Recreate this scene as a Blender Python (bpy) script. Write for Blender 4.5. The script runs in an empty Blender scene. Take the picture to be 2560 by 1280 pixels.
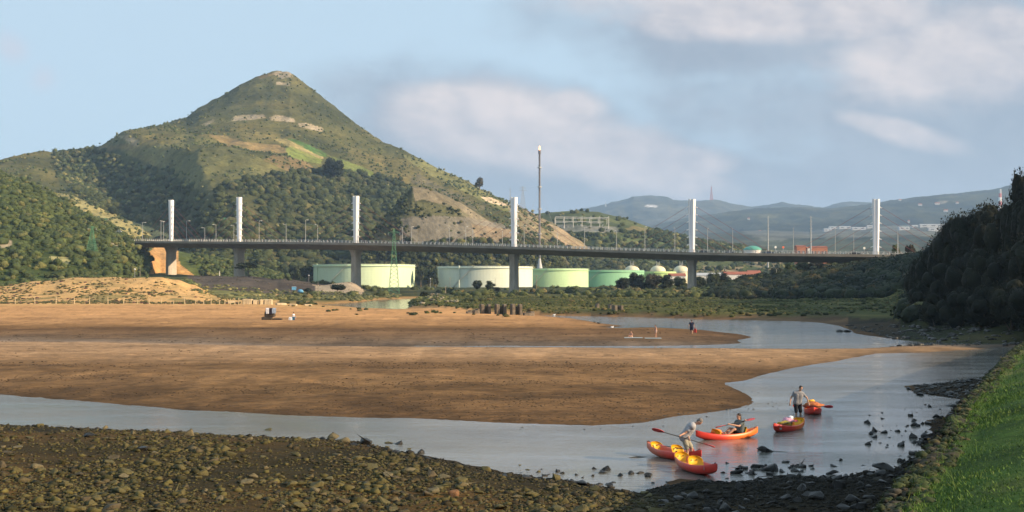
import bpy, bmesh, math, random
import numpy as np
from mathutils import Vector, Matrix
random.seed(7); RNG = np.random.default_rng(11)
# ---------------------------------------------------------------- camera, sky, sun, exposure
F, H, YH, CX = 3090.0, 6.5, 706.0, 1280.0          # focal length in photo pixels, eye height above the water, horizon row
sc = bpy.context.scene
cam = bpy.data.objects.new('camera', bpy.data.cameras.new('camera')); sc.collection.objects.link(cam)
cam.location = (0, 0, H); cam.rotation_euler = (math.radians(90), 0, 0)
cam.data.sensor_width = 36; cam.data.lens = 36 * F / 2560; cam.data.shift_y = (YH - 640) / 2560
cam.data.clip_start = 0.1; cam.data.clip_end = 30000
sc.camera = cam
SUN_EL, SUN_AZ = math.radians(20), math.radians(110)   # azimuth clockwise from +Y
world = bpy.data.worlds.new('World'); sc.world = world; world.use_nodes = True
wn = world.node_tree; wn.nodes.clear(); N = wn.nodes.new; L = wn.links.new
def wmath(op, a, b=None, c=None, clamp=False):
    n = N('ShaderNodeMath'); n.operation = op; n.use_clamp = clamp
    for i, v in enumerate((a, b, c)):
        if v is None: continue
        if isinstance(v, (int, float)): n.inputs[i].default_value = v
        else: L(v, n.inputs[i])
    return n.outputs[0]
def wmr(v, a, b, c=0., d=1., kind='SMOOTHSTEP'):
    n = N('ShaderNodeMapRange'); n.interpolation_type = kind; L(v, n.inputs[0])
    for i, q in enumerate((a, b, c, d)): n.inputs[i + 1].default_value = q
    return n.outputs[0]
def wmix(f, a, b):
    n = N('ShaderNodeMix'); n.data_type = 'RGBA'
    if isinstance(f, (int, float)): n.inputs[0].default_value = f
    else: L(f, n.inputs[0])
    for i, v in ((6, a), (7, b)):
        if isinstance(v, tuple): n.inputs[i].default_value = (*v, 1)
        else: L(v, n.inputs[i])
    return n.outputs[2]
sky = N('ShaderNodeTexSky'); sky.sky_type = 'NISHITA'; sky.sun_disc = False
sky.sun_elevation = SUN_EL; sky.sun_rotation = SUN_AZ; sky.air_density = 1.0; sky.dust_density = 0.6; sky.ozone_density = 1.6; sky.altitude = 5
tc = N('ShaderNodeTexCoord'); sep = N('ShaderNodeSeparateXYZ'); L(tc.outputs['Generated'], sep.inputs[0])
yy = wmath('MAXIMUM', wmath('ABSOLUTE', sep.outputs[1]), 0.08)
uu = wmath('DIVIDE', sep.outputs[0], yy); vv = wmath('DIVIDE', sep.outputs[2], yy)
cmb = N('ShaderNodeCombineXYZ'); L(uu, cmb.inputs[0]); L(vv, cmb.inputs[1])
def wnoise(scale, detail=6, rough=.55, w=0, sy=1.6, dist=0.0):
    mp = N('ShaderNodeMapping'); L(cmb.outputs[0], mp.inputs[0]); mp.inputs['Scale'].default_value = (1, sy, 1); mp.inputs['Location'].default_value = (w, w * .7, 0)
    n = N('ShaderNodeTexNoise'); L(mp.outputs[0], n.inputs['Vector']); n.inputs['Scale'].default_value = scale
    n.inputs['Detail'].default_value = detail; n.inputs['Roughness'].default_value = rough; n.inputs['Distortion'].default_value = dist
    return n.outputs['Fac']
def blob(px, py, rx, ry, tilt=0.):
    """soft cloud bank at a compass direction and height in the sky, given as its row and column"""
    u0, v0 = (px - CX) / F, (YH - py) / F
    c, s = math.cos(tilt), math.sin(tilt)
    du = wmath('SUBTRACT', uu, u0); dv = wmath('SUBTRACT', vv, v0)
    a = wmath('ADD', wmath('MULTIPLY', du, c * F / rx), wmath('MULTIPLY', dv, s * F / rx))
    b = wmath('ADD', wmath('MULTIPLY', du, -s * F / ry), wmath('MULTIPLY', dv, c * F / ry))
    r = wmath('SQRT', wmath('ADD', wmath('MULTIPLY', a, a), wmath('MULTIPLY', b, b)))
    return wmath('SUBTRACT', 1.0, r)
def umax(vals):
    o = vals[0]
    for v in vals[1:]: o = wmath('MAXIMUM', o, v)
    return o
n1 = wnoise(7, 7, .55, 3.1); n2 = wnoise(22, 6, .6, 7.7); n3 = wnoise(2.6, 4, .5, 1.3)
nsum = wmath('ADD', wmath('MULTIPLY', wmath('SUBTRACT', n1, .5), 2.6), wmath('MULTIPLY', wmath('SUBTRACT', n2, .5), .75))
def field(blobs, k=1.0): return wmath('ADD', umax(blobs), wmath('MULTIPLY', nsum, k))
# grey-blue veils low in the sky, then sunlit pinkish heads
veil = wmr(field([blob(1230, 350, 560, 210, -.2), blob(1750, 440, 620, 140, -.1), blob(2350, 330, 900, 330), blob(2150, 80, 900, 190), blob(2100, 480, 1200, 170), blob(1500, 500, 900, 100)], .5), -.1, .55)
heads = wmr(field([blob(1110, 275, 220, 100), blob(1270, 315, 340, 140, -.2), blob(1420, 270, 120, 60), blob(1560, 395, 360, 105, -.25), blob(1700, 405, 200, 65), blob(1250, 340, 280, 80)], .45), -.02, .6)
heads2 = wmr(field([blob(1900, 30, 560, 90, -.05), blob(2400, 140, 480, 170, .1), blob(2520, 60, 120, 70), blob(2250, 330, 230, 45, -.25), blob(2120, 30, 360, 110)], .5), .0, .6)
wisp = wmr(field([blob(30, 120, 70, 50, -.6), blob(110, 195, 60, 55)], .5), .05, 1.1)
band = wmr(vv, .0, .25)
base = wmix(wmath('MULTIPLY', wmr(vv, .0, .10), 1.0), (3.05, 3.3, 3.4), (2.2, 2.85, 3.4))      # pale evening air near the horizon
base = wmix(.95, sky.outputs[0], base)
ea_ = wnoise(5, 6, .5, 3.1); eb_ = wnoise(5, 6, .5, 3.116); ec_ = wnoise(16, 6, .6, 5.1); ed_ = wnoise(16, 6, .6, 5.106)
emb = wmath('ADD', wmath('MULTIPLY', wmath('SUBTRACT', eb_, ea_), 5.), wmath('MULTIPLY', wmath('SUBTRACT', ed_, ec_), 1.6))
shade = wmath('ADD', .55, emb, clamp=True)       # sunward side of each billow lighter than its far side
veilc = wmix(shade, (1.22, 1.46, 1.82), (1.62, 1.84, 2.18))
c1 = wmix(wmath('MULTIPLY', veil, .90), base, veilc)
headc = wmix(shade, (2.1, 2.15, 2.4), (3.65, 3.25, 3.15))
c2 = wmix(wmath('MULTIPLY', heads, .82), c1, headc)
c3 = wmix(wmath('MULTIPLY', heads2, .80), c2, headc)
c4 = wmix(wmath('MULTIPLY', wisp, .5), c3, (2.7, 2.6, 2.9))
bg = N('ShaderNodeBackground'); L(c4, bg.inputs[0]); bg.inputs[1].default_value = 0.106
out = N('ShaderNodeOutputWorld'); L(bg.outputs[0], out.inputs[0])
sl = bpy.data.lights.new('sun', 'SUN'); sl.energy = 4.0; sl.angle = math.radians(0.5); sl.color = (1.0, .76, .50)
sun = bpy.data.objects.new('sun', sl); sc.collection.objects.link(sun)
SD = Vector((math.sin(SUN_AZ) * math.cos(SUN_EL), math.cos(SUN_AZ) * math.cos(SUN_EL), math.sin(SUN_EL)))
sun.rotation_euler = SD.to_track_quat('Z', 'Y').to_euler()
sc.view_settings.view_transform = 'Standard'; sc.view_settings.look = 'None'; sc.view_settings.exposure = 1.25; sc.view_settings.gamma = 1.0
sc.cycles.volume_bounces = 1; sc.cycles.max_bounces = 6; sc.cycles.transparent_max_bounces = 8
# ---------------------------------------------------------------- helpers
def W(px, py, D): return Vector(((px - CX) / F * D, D, H - (py - YH) / F * D))
def G(px, py, z=0.):
    D = F * (H - z) / (py - YH); return Vector(((px - CX) / F * D, D, z))
def tag(o, label=None, cat=None, group=None, kind=None):
    if label: o['label'] = label
    if cat: o['category'] = cat
    if group: o['group'] = group
    if kind: o['kind'] = kind
    return o
def link(o, parent=None):
    sc.collection.objects.link(o)
    if parent is not None: o.parent = parent
    return o
def thing(name, label, cat, loc=(0, 0, 0), rz=0., group=None):
    o = bpy.data.objects.new(name, None); o.location = loc; o.rotation_euler = (0, 0, rz); o.empty_display_size = .3
    return tag(link(o), label, cat, group)
def copy_tree(o, parent=None):
    c = o.copy(); link(c, parent)
    for ch in list(o.children): copy_tree(ch, c)
    return c
def mk_mesh(name, V, Fs, mat=None, cols=None, smooth=False, parent=None, extra=None, vmat=None):
    """V (n,3); Fs: list of (m,k) int arrays"""
    me = bpy.data.meshes.new(name); V = np.asarray(V, dtype=np.float32)
    Fs = [np.asarray(f, dtype=np.int32) for f in Fs if len(f)]
    me.vertices.add(len(V)); me.vertices.foreach_set('co', V.ravel())
    nl = sum(f.size for f in Fs); npoly = sum(len(f) for f in Fs)
    me.loops.add(nl); me.loops.foreach_set('vertex_index', np.concatenate([f.ravel() for f in Fs]))
    me.polygons.add(npoly)
    tot = np.concatenate([np.full(len(f), f.shape[1], dtype=np.int32) for f in Fs]); st = np.concatenate([[0], np.cumsum(tot)[:-1]]).astype(np.int32)
    me.polygons.foreach_set('loop_start', st)
    try: me.polygons.foreach_set('loop_total', tot)
    except Exception: pass
    if smooth: me.polygons.foreach_set('use_smooth', np.ones(npoly, dtype=bool))
    me.update(calc_edges=True); me.validate()
    if cols is not None:
        a = me.color_attributes.new('Col', 'FLOAT_COLOR', 'POINT'); c = np.ones((len(V), 4), dtype=np.float32)
        c[:, :cols.shape[1]] = cols; a.data.foreach_set('color', c.ravel())
    if extra:
        for k, v in extra.items():
            a = me.attributes.new(k, 'FLOAT', 'POINT'); a.data.foreach_set('value', np.asarray(v, dtype=np.float32))
    if mat: me.materials.append(mat)
    return link(bpy.data.objects.new(name, me), parent)
class MB:
    def __init__(s): s.v = []; s.f = []
    def add(s, V, Fc):
        b = len(s.v); s.v.extend([tuple(p) for p in V]); s.f.extend([tuple(i + b for i in q) for q in Fc]); return s
    def box(s, c, d, rz=0., taper=1., M=None):
        x, y, z = d[0] / 2, d[1] / 2, d[2] / 2; V = []
        for k, t in ((-1, 1.), (1, taper)):
            for a, b in ((-1, -1), (1, -1), (1, 1), (-1, 1)): V.append(Vector((a * x * t, b * y * t, k * z)))
        R = M if M is not None else Matrix.Rotation(rz, 3, 'Z')
        return s.add([R @ v + Vector(c) for v in V], [(3, 2, 1, 0), (4, 5, 6, 7), (0, 1, 5, 4), (1, 2, 6, 5), (2, 3, 7, 6), (3, 0, 4, 7)])
    def tube(s, pts, rad, n=6, cap=True):
        pts = [Vector(p) for p in pts]; m = len(pts)
        if isinstance(rad, (int, float)): rad = [rad] * m
        V = []
        for i, p in enumerate(pts):
            t = (pts[min(i + 1, m - 1)] - pts[max(i - 1, 0)]).normalized()
            a = t.orthogonal().normalized() if i == 0 else (a - t * a.dot(t)).normalized()
            b = t.cross(a)
            V += [p + (a * math.cos(2 * math.pi * k / n) + b * math.sin(2 * math.pi * k / n)) * rad[i] for k in range(n)]
        Fc = [(i * n + k, i * n + (k + 1) % n, (i + 1) * n + (k + 1) % n, (i + 1) * n + k) for i in range(m - 1) for k in range(n)]
        if cap: Fc += [tuple(reversed(range(n))), tuple((m - 1) * n + k for k in range(n))]
        return s.add(V, Fc)
    def lathe(s, prof, n=24, c=(0, 0, 0), cap=True):
        V = [(c[0] + r * math.cos(2 * math.pi * k / n), c[1] + r * math.sin(2 * math.pi * k / n), c[2] + z) for r, z in prof for k in range(n)]
        m = len(prof); Fc = [(i * n + k, i * n + (k + 1) % n, (i + 1) * n + (k + 1) % n, (i + 1) * n + k) for i in range(m - 1) for k in range(n)]
        if cap: Fc += [tuple(reversed(range(n))), tuple((m - 1) * n + k for k in range(n))]
        return s.add(V, Fc)
    def ell(s, c, r, M=None, nu=12, nv=8):
        V = []; c = Vector(c)
        for j in range(nv + 1):
            th = math.pi * j / nv
            for k in range(nu):
                ph = 2 * math.pi * k / nu
                p = Vector((r[0] * math.sin(th) * math.cos(ph), r[1] * math.sin(th) * math.sin(ph), r[2] * math.cos(th)))
                V.append(c + (M @ p if M is not None else p))
        return s.add(V, [(j * nu + (k + 1) % nu, j * nu + k, (j + 1) * nu + k, (j + 1) * nu + (k + 1) % nu) for j in range(nv) for k in range(nu)])
    def cap(s, p, q, r1, r2, n=10):
        p, q = Vector(p), Vector(q); d = (q - p); L_ = d.length; d.normalize(); pts = []; rs = []
        for k in range(4, -1, -1):
            a = k / 4 * math.pi / 2 * .98; pts.append(p - d * r1 * math.sin(a)); rs.append(r1 * math.cos(a))
        for k in range(1, 5):
            t = k / 5; pts.append(p + d * L_ * t); rs.append(r1 + (r2 - r1) * t)
        for k in range(0, 5):
            a = k / 4 * math.pi / 2 * .98; pts.append(q + d * r2 * math.sin(a)); rs.append(r2 * math.cos(a))
        return s.tube(pts, rs, n)
    def mesh(s, name, mat=None, smooth=False):
        me = bpy.data.meshes.new(name); me.from_pydata(s.v, [], s.f); me.validate(); me.update()
        if smooth: me.polygons.foreach_set('use_smooth', [True] * len(me.polygons))
        if mat: me.materials.append(mat)
        return me
    def build(s, name, mat=None, parent=None, smooth=False, label=None):
        o = link(bpy.data.objects.new(name, s.mesh(name, mat, smooth)), parent)
        if label: o['label'] = label
        return o
def _h(i, j, seed):
    n = (i.astype(np.int64) * 374761393 + j.astype(np.int64) * 668265263 + seed * 1442695041) & 0xffffffff
    n = ((n ^ (n >> 13)) * 1274126177) & 0xffffffff
    return ((n ^ (n >> 16)) & 0xffffff) / float(0xffffff)
def vn(x, y, seed=0):
    x = np.asarray(x, dtype=float); y = np.asarray(y, dtype=float)
    i, j = np.floor(x), np.floor(y); fx, fy = x - i, y - j; fx = fx * fx * (3 - 2 * fx); fy = fy * fy * (3 - 2 * fy)
    return ((_h(i, j, seed) * (1 - fx) + _h(i + 1, j, seed) * fx) * (1 - fy) + (_h(i, j + 1, seed) * (1 - fx) + _h(i + 1, j + 1, seed) * fx) * fy) * 2 - 1
def fbm(x, y, oct=4, seed=0, g=.5):
    o = 0; a = 1.; t = 0
    for k in range(oct):
        o = o + a * vn(x * 2 ** k + 17.3 * k, y * 2 ** k + 9.1 * k, seed + k); t += a; a *= g
    return o / t
def sst(a, b, x):
    t = np.clip((np.asarray(x, dtype=float) - a) / (b - a), 0, 1); return t * t * (3 - 2 * t)
def inpoly(x, y, P):
    r = np.zeros(np.shape(x), dtype=bool); n = len(P)
    for i in range(n):
        x1, y1 = P[i]; x2, y2 = P[(i + 1) % n]
        if y1 == y2: continue
        c = ((y1 > y) != (y2 > y)) & (x < (x2 - x1) * (y - y1) / (y2 - y1) + x1); r ^= c
    return r
def sdpoly(x, y, P):
    d = np.full(np.shape(x), 1e9); n = len(P)
    for i in range(n):
        x1, y1 = P[i]; x2, y2 = P[(i + 1) % n]; ex, ey = x2 - x1, y2 - y1
        t = np.clip(((x - x1) * ex + (y - y1) * ey) / (ex * ex + ey * ey + 1e-9), 0, 1)
        d = np.minimum(d, np.hypot(x - x1 - t * ex, y - y1 - t * ey))
    return np.where(inpoly(x, y, P), -d, d)
# ---- materials
def _nodes(name, rough=.8, spec=.3):
    m = bpy.data.materials.new(name); m.use_nodes = True; t = m.node_tree; b = t.nodes['Principled BSDF']
    b.inputs['Roughness'].default_value = rough; b.inputs['Specular IOR Level'].default_value = spec
    return m, t, b
def _noise(t, vec, scale, detail=5, rough=.6, stretch=None):
    if stretch:
        mp = t.nodes.new('ShaderNodeMapping'); mp.inputs['Scale'].default_value = stretch; t.links.new(vec, mp.inputs[0]); vec = mp.outputs[0]
    n = t.nodes.new('ShaderNodeTexNoise'); n.inputs['Scale'].default_value = scale; n.inputs['Detail'].default_value = detail; n.inputs['Roughness'].default_value = rough
    t.links.new(vec, n.inputs['Vector']); return n.outputs['Fac']
def _vary(t, col, fac, lo, hi):
    """multiply a colour by a factor running from lo to hi over the noise"""
    mr = t.nodes.new('ShaderNodeMapRange'); mr.inputs[1].default_value = .3; mr.inputs[2].default_value = .7; mr.inputs[3].default_value = lo; mr.inputs[4].default_value = hi
    t.links.new(fac, mr.inputs[0])
    mx = t.nodes.new('ShaderNodeMix'); mx.data_type = 'RGBA'; mx.blend_type = 'MULTIPLY'; mx.inputs[0].default_value = 1
    if isinstance(col, tuple): mx.inputs[6].default_value = (*col, 1)
    else: t.links.new(col, mx.inputs[6])
    t.links.new(mr.outputs[0], mx.inputs[7]); return mx.outputs[2]
def _bump(t, b, h, dist, strength=1.):
    n = t.nodes.new('ShaderNodeBump'); n.inputs['Distance'].default_value = dist; n.inputs['Strength'].default_value = strength
    t.links.new(h, n.inputs['Height']); t.links.new(n.outputs[0], b.inputs['Normal'])
def mat(name, col=None, rough=.8, spec=.3, metal=0., vary=(), bump=None, stretch=None, emit=None):
    """col None: colour from the mesh attribute. vary: (scale, lo, hi) triples; bump: (scale, distance)"""
    m, t, b = _nodes(name, rough, spec); b.inputs['Metallic'].default_value = metal
    tcn = t.nodes.new('ShaderNodeTexCoord'); vec = tcn.outputs['Object']
    if col is None:
        a = t.nodes.new('ShaderNodeAttribute'); a.attribute_name = 'Col'; c = a.outputs['Color']
    else: c = tuple(col)
    for (s, lo, hi) in vary: c = _vary(t, c, _noise(t, vec, s, 5, .6, stretch), lo, hi)
    if isinstance(c, tuple): b.inputs['Base Color'].default_value = (*c, 1)
    else: t.links.new(c, b.inputs['Base Color'])
    if bump: _bump(t, b, _noise(t, vec, bump[0], 6, .6, stretch), bump[1])
    if emit:
        b.inputs['Emission Color'].default_value = (*emit[0], 1); b.inputs['Emission Strength'].default_value = emit[1]
    return m
M = {}
M['concrete'] = mat('concrete', (.46, .40, .32), .9, .2, vary=((.35, .75, 1.15), (2.5, .88, 1.1)), bump=(2., .05), stretch=(1, 1, .35))
M['deck'] = mat('deck_concrete', (.27, .23, .18), .9, .2, vary=((.2, .8, 1.2),), bump=(1., .03))
M['white'] = mat('white_steel', (.80, .79, .80), .45, .5, vary=((.6, .92, 1.04),), bump=(.8, .01), stretch=(1, 1, .2))
M['rail'] = mat('rail_paint', (.62, .60, .56), .6, .4, vary=((1., .8, 1.1),))
M['cable'] = mat('cable_sheath', (.22, .055, .05), .6, .3, vary=((.3, .8, 1.2),))
M['galv'] = mat('galvanised_steel', (.36, .37, .37), .5, .5, vary=((1.5, .8, 1.1),))
M['lattice'] = mat('green_lattice_paint', (.10, .24, .13), .6, .3, vary=((.8, .8, 1.2),))
M['wood'] = mat('weathered_timber', (.50, .40, .25), .9, .2, vary=((6., .7, 1.2),), bump=(12., .01), stretch=(1, 1, .2))
M['darkwood'] = mat('old_pole_timber', (.26, .22, .17), .9, .2, vary=((4., .7, 1.2),))
M['stone'] = mat('pale_stone', (.55, .44, .28), .95, .2, vary=((1.2, .7, 1.15), (6., .85, 1.1)), bump=(4., .05))
M['ruin'] = mat('ruin_concrete', (.17, .14, .105), .95, .2, vary=((.8, .45, 1.45), (5., .8, 1.2)), bump=(3., .06))
M['block'] = mat('block_concrete', (.055, .045, .034), .95, .2, vary=((2., .7, 1.3),), bump=(6., .03))
M['ground'] = mat('ground_surface', None, .9, .1, vary=((.09, .84, 1.16), (.5, .80, 1.2), (2.2, .72, 1.25), (9., .75, 1.25)), bump=(1.6, .22), stretch=(.6, 1., 1))
M['hill'] = mat('hill_surface', None, .95, .1, vary=((.012, .8, 1.2), (.06, .75, 1.25), (.35, .7, 1.3)), bump=(.12, 2.0))
M['far'] = mat('far_hill_surface', None, .95, .05, vary=((.002, .65, 1.35), (.012, .7, 1.3)), bump=(.01, 20.))
M['leaf'] = mat('foliage', None, .75, .2, vary=((.25, .7, 1.3), (1.6, .75, 1.25)))
M['leaffar'] = mat('far_foliage', None, .9, .1, vary=((.03, .75, 1.25), (.3, .7, 1.3)), bump=(.6, .6))
M['bark'] = mat('bark', (.12, .09, .065), .95, .1, vary=((3., .7, 1.3),), bump=(6., .03), stretch=(1, 1, .25))
M['rock'] = mat('rock_surface', None, .9, .25, vary=((2.2, .7, 1.3), (12., .8, 1.2)), bump=(9., .03))
M['wetrock'] = mat('wet_rock_surface', None, .45, .5, vary=((2.2, .7, 1.3),), bump=(9., .02))
M['revet'] = mat('revetment_stone', (.042, .038, .024), .95, .15, vary=((.6, .5, 1.6), (6., .5, 1.5)), bump=(2.5, .12))
M['grassbank'] = mat('grass_bank_soil', None, .95, .1, vary=((.7, .75, 1.2), (6., .7, 1.3)), bump=(9., .05))
M['blade'] = mat('grass_blade', None, .7, .2, vary=((.8, .8, 1.2),))
M['black'] = mat('black_plastic', (.02, .02, .022), .5, .4, vary=((4., .8, 1.2),))
M['redblade'] = mat('red_paddle_plastic', (.50, .035, .04), .4, .5, vary=((3., .85, 1.1),))
M['yellow'] = mat('yellow_seat_plastic', (.70, .38, .012), .5, .4, vary=((4., .88, 1.08),))
M['hull'] = mat('kayak_plastic', None, .42, .5, vary=((2.5, .85, 1.12), (14., .93, 1.06)), bump=(20., .002))
M['skin'] = mat('skin', (.42, .23, .155), .6, .35, vary=((9., .9, 1.1),))
M['hair'] = mat('dark_hair', (.03, .022, .018), .7, .3, vary=((30., .7, 1.3),), bump=(60., .01))
M['greyhair'] = mat('grey_hair', (.16, .14, .125), .7, .3, vary=((30., .7, 1.3),), bump=(60., .01))
def cloth(name, c, v=(8., .85, 1.12)): return mat(name, c, .9, .1, vary=(v,), bump=(14., .015))
# ---------------------------------------------------------------- terrain
def toW(P): return [tuple(G(px, py)[:2]) for px, py in P]
WA = toW([(-700, 972), (0, 988), (200, 1003), (400, 1018), (700, 1037), (1000, 1047), (1200, 1054), (1400, 1061), (1480, 1064), (1600, 1056), (1750, 1035), (1850, 1020), (1887, 1008), (1868, 985), (1812, 958), (1900, 940), (2000, 918), (2100, 900), (2200, 884), (2330, 881), (2430, 875), (2500, 868), (2700, 866), (2900, 870),
     (2700, 885), (2540, 890), (2505, 920), (2480, 945), (2400, 948), (2330, 956), (2262, 966), (2300, 982), (2400, 1000), (2370, 1020), (2350, 1040), (2310, 1050), (2330, 1075), (2290, 1100), (2300, 1130), (2255, 1150), (2230, 1170), (2170, 1184), (2130, 1197), (2050, 1196), (1950, 1190), (1880, 1200), (1800, 1204), (1700, 1197), (1660, 1215), (1600, 1232), (1550, 1222), (1420, 1202), (1300, 1187), (1200, 1170), (1100, 1148), (1010, 1130), (940, 1112), (900, 1102), (800, 1097), (600, 1090), (450, 1082), (250, 1075), (100, 1067), (0, 1061), (-700, 1040)])
WB = toW([(1330, 787), (1600, 793), (1800, 799), (1950, 802), (2050, 806), (2110, 816), (2150, 834), (2250, 850), (2300, 857), (2700, 860), (2700, 864), (2400, 861), (2280, 863), (2150, 871), (2000, 872), (1800, 870), (1600, 870), (1300, 868), (1000, 866.5), (800, 864), (1000, 864.5), (1300, 864.5), (1600, 865), (1750, 863), (1850, 858), (1830, 851), (1872, 843), (1840, 835), (1750, 824), (1680, 820), (1600, 818), (1550, 821), (1520, 819), (1560, 815), (1500, 807), (1440, 797), (1380, 791)])
WE = toW([(790, 761), (900, 769), (1010, 773.5), (1035, 766), (1060, 757), (1110, 747), (1080, 743.5), (960, 749), (900, 755), (850, 759)])
tp = [-1200, -400, 0, 100, 200, 300, 400, 440, 480, 540, 600, 700, 800, 870, 930, 1000, 1100, 1300, 1600, 1750, 1900, 2000, 2100, 2200, 2300, 2450, 2600, 3400, 4600]
tD = [20, 110, 150, 200, 240, 262, 300, 345, 385, 430, 480, 520, 560, 610, 660, 730, 800, 1200]
TT = [  # rows: distance; columns: bearing
 [.9]*20 + [.9, .9, .9, .9, .9, .9, .9, 1, 1],
 [.45]*24 + [.6, .8, 1.0, 3, 6],
 [.45]*22 + [.5, .6, .9, 2.2, 4, 10, 15],
 [.5]*22 + [.6, .8, 1.6, 5, 8, 16, 25],
 [.6]*15 + [.7, 1.1, 1.1, 1.1, 1.1, 1.1, 1.1, 1.1, 1.15, 1.4, 8, 12, 20, 30],
 [.7]*12 + [.4]*4 + [1., 1.2, 1.1, 1.1, 1.1, 1.1, 1.1, 1.15, 1.6, 9, 14, 25, 35],
 [.8]*12 + [.4]*3 + [.5, 1.2, 1.2, 1.2, 1.2, 1.2, 1.2, 1.2, 1.2, 2.5, 10, 16, 30, 40],
 [1.0, 1.0, 1.0, 1, 1, 1, 1, 1, 1, 1, .9, .7, .4, .4, .4, .5, 1.0, 1.3, 1.2, 1.2, 1.2, 1.2, 1.2, 1.3, 4, 12, 18, 30, 45],
 [3.0, 2.6, 2.0, 2.6, 3.6, 3.8, 3.6, 3.4, 3.0, 1.8, 1.0, .8, .8, .8, .8, 1.0, 1.3, 1.3, 1.2, 1.2, 1.2, 1.2, 1.3, 1.8, 7, 14, 20, 30, 45],
 [4.0, 4.2, 5.0, 6.5, 8.3, 8.5, 8.7, 7.4, 5.7, 2.4, 1.2, .9, .9, .9, .9, 1.0, 1.3, 1.3, 1.3, 1.4, 1.6, 2.2, 4.5, 8, 12, 16, 20, 30, 45],
 [5, 5, 5.5, 6.5, 7.0, 7.2, 6.5, 5.2, 4.2, 2.4, 1.6, 1.2, 1.1, 1., 1., 1.1, 1.3, 1.4, 1.4, 1.8, 4.0, 7, 10, 13, 15, 17, 20, 30, 45],
 [6, 6, 6, 6.5, 7.0, 7.0, 6.5, 6, 5.6, 4.6, 4.0, 3.0, 2.2, 1.8, 1.2, 1.2, 1.4, 1.5, 1.6, 2.4, 5.0, 8.5, 12, 14, 15.5, 17, 20, 30, 45],
 [8, 8, 8, 8, 8, 8, 8, 8, 8.4, 8.4, 8.4, 7.4, 4.8, 6.6, 1.6, 1.4, 1.5, 1.6, 1.8, 3, 6, 9.5, 13, 14.5, 15.5, 17, 20, 30, 45],
 [9, 9, 9, 9, 9, 9, 9, 9, 9.2, 9.2, 9.0, 7.6, 5.2, 4.0, 2.4, 1.8, 1.8, 1.8, 2.0, 3, 5, 8, 12, 14, 15, 16, 20, 30, 45],
 [10, 10, 10, 10, 10, 10, 10, 10, 10, 10, 9.5, 8.0, 6, 4, 3, 2.4, 2.2, 2.2, 2.3, 3, 4, 7, 10, 12, 13, 14, 16, 25, 35],
 [12, 12, 12, 12, 12, 12, 12, 11, 10.5, 10, 9.5, 8, 6, 3.8, 3.3, 3.2, 3.2, 3.1, 3.1, 3.2, 4, 6, 8, 9, 10, 10, 12, 15, 20],
 [12, 12, 12, 12, 12, 12, 12, 11, 11, 10, 9.5, 7, 4.2, 3.4, 3.4, 3.4, 3.4, 3.3, 3.3, 3.3, 4, 5, 6, 7, 7, 7, 8, 10, 12],
 [14, 14, 14, 14, 14, 14, 14, 13, 12, 11, 10, 8, 7, 6, 6, 5, 4, 3.5, 3.5, 3.5, 4, 4, 4, 4, 4, 4, 4, 4, 4]]
TT = np.array(TT, dtype=float); assert TT.shape == (len(tD), len(tp)), TT.shape
def table(px, D):
    j = np.clip(np.searchsorted(tp, px) - 1, 0, len(tp) - 2); i = np.clip(np.searchsorted(tD, D) - 1, 0, len(tD) - 2)
    a = np.array(tp, dtype=float); b = np.array(tD, dtype=float)
    fx = np.clip((px - a[j]) / (a[j + 1] - a[j]), 0, 1); fy = np.clip((D - b[i]) / (b[i + 1] - b[i]), 0, 1)
    fx = fx * fx * (3 - 2 * fx); fy = fy * fy * (3 - 2 * fy)
    return (TT[i, j] * (1 - fx) + TT[i, j + 1] * fx) * (1 - fy) + (TT[i + 1, j] * (1 - fx) + TT[i + 1, j + 1] * fx) * fy
def gz(x, y, full=False):
    x = np.asarray(x, dtype=float); y = np.maximum(np.asarray(y, dtype=float), 5.)
    px = CX + F * x / y; py = YH + F * H / y
    wob = fbm(x / (3 + y * .02), y / (3 + y * .05), 3, 5) * (0.35 + y * .006)
    dA, dB, dE = sdpoly(x, y, WA) + wob, sdpoly(x, y, WB) + wob, sdpoly(x, y, WE) + wob
    d = np.minimum(np.minimum(dA, dB), dE); T = table(px, y)
    mb_ = np.interp(px, [700, 800, 900, 1060, 1200, 1330, 1600, 1800, 1950, 2100, 2200, 2300], [768, 764, 758, 771, 787, 788, 793, 798, 800, 803, 810, 822]) + 1.2 * fbm(x / 6, y / 6, 3, 44)
    marsh = sst(mb_, mb_ - 2.5, py) * (px > 700)
    rocky = (y < 62) & (dA > 0) & ((y < 57 - 0.2 * 0) ) & inpoly(px, py, RZ)
    k = 0.035 + 0.25 * marsh + .05 * rocky
    z = np.where(d > 0, T * (1 - np.exp(-d * k / np.clip(T, .3, 1.3) * 1.6)), np.maximum(d * .05, -.8))
    z = z + np.where(d > 0, np.clip(d * .1, 0, 1), .3) * (fbm(x / 9, y / 18, 4, 9) * .07 + (fbm(x / 1.7, y / 1.3, 3, 21) * .045 - np.clip(fbm(x / 2.6, y / 2.0, 3, 22) - .12, 0, 1) * .16) * (y < 140))
    hilly = sst(320, 420, y) * np.clip(T / 6, 0.1, 1)
    z = z + hilly * fbm(x / 14, y / 22, 4, 31) * .9 + marsh * np.clip(d * .3, 0, 1) * fbm(x / 5, y / 9, 3, 41) * .22
    return (z, px, py, d, marsh, rocky) if full else z
RZ = [(-1500, 1020), (0, 1058), (900, 1095), (1600, 1225), (1800, 1198), (2150, 1180), (2330, 1050), (2280, 960), (2560, 870), (3500, 850), (6000, 3000), (-3000, 3000)]
def lerpc(x, stops):
    xs = [s[0] for s in stops]; return np.stack([np.interp(x, xs, [s[1][k] for s in stops]) for k in range(3)], -1)
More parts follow.
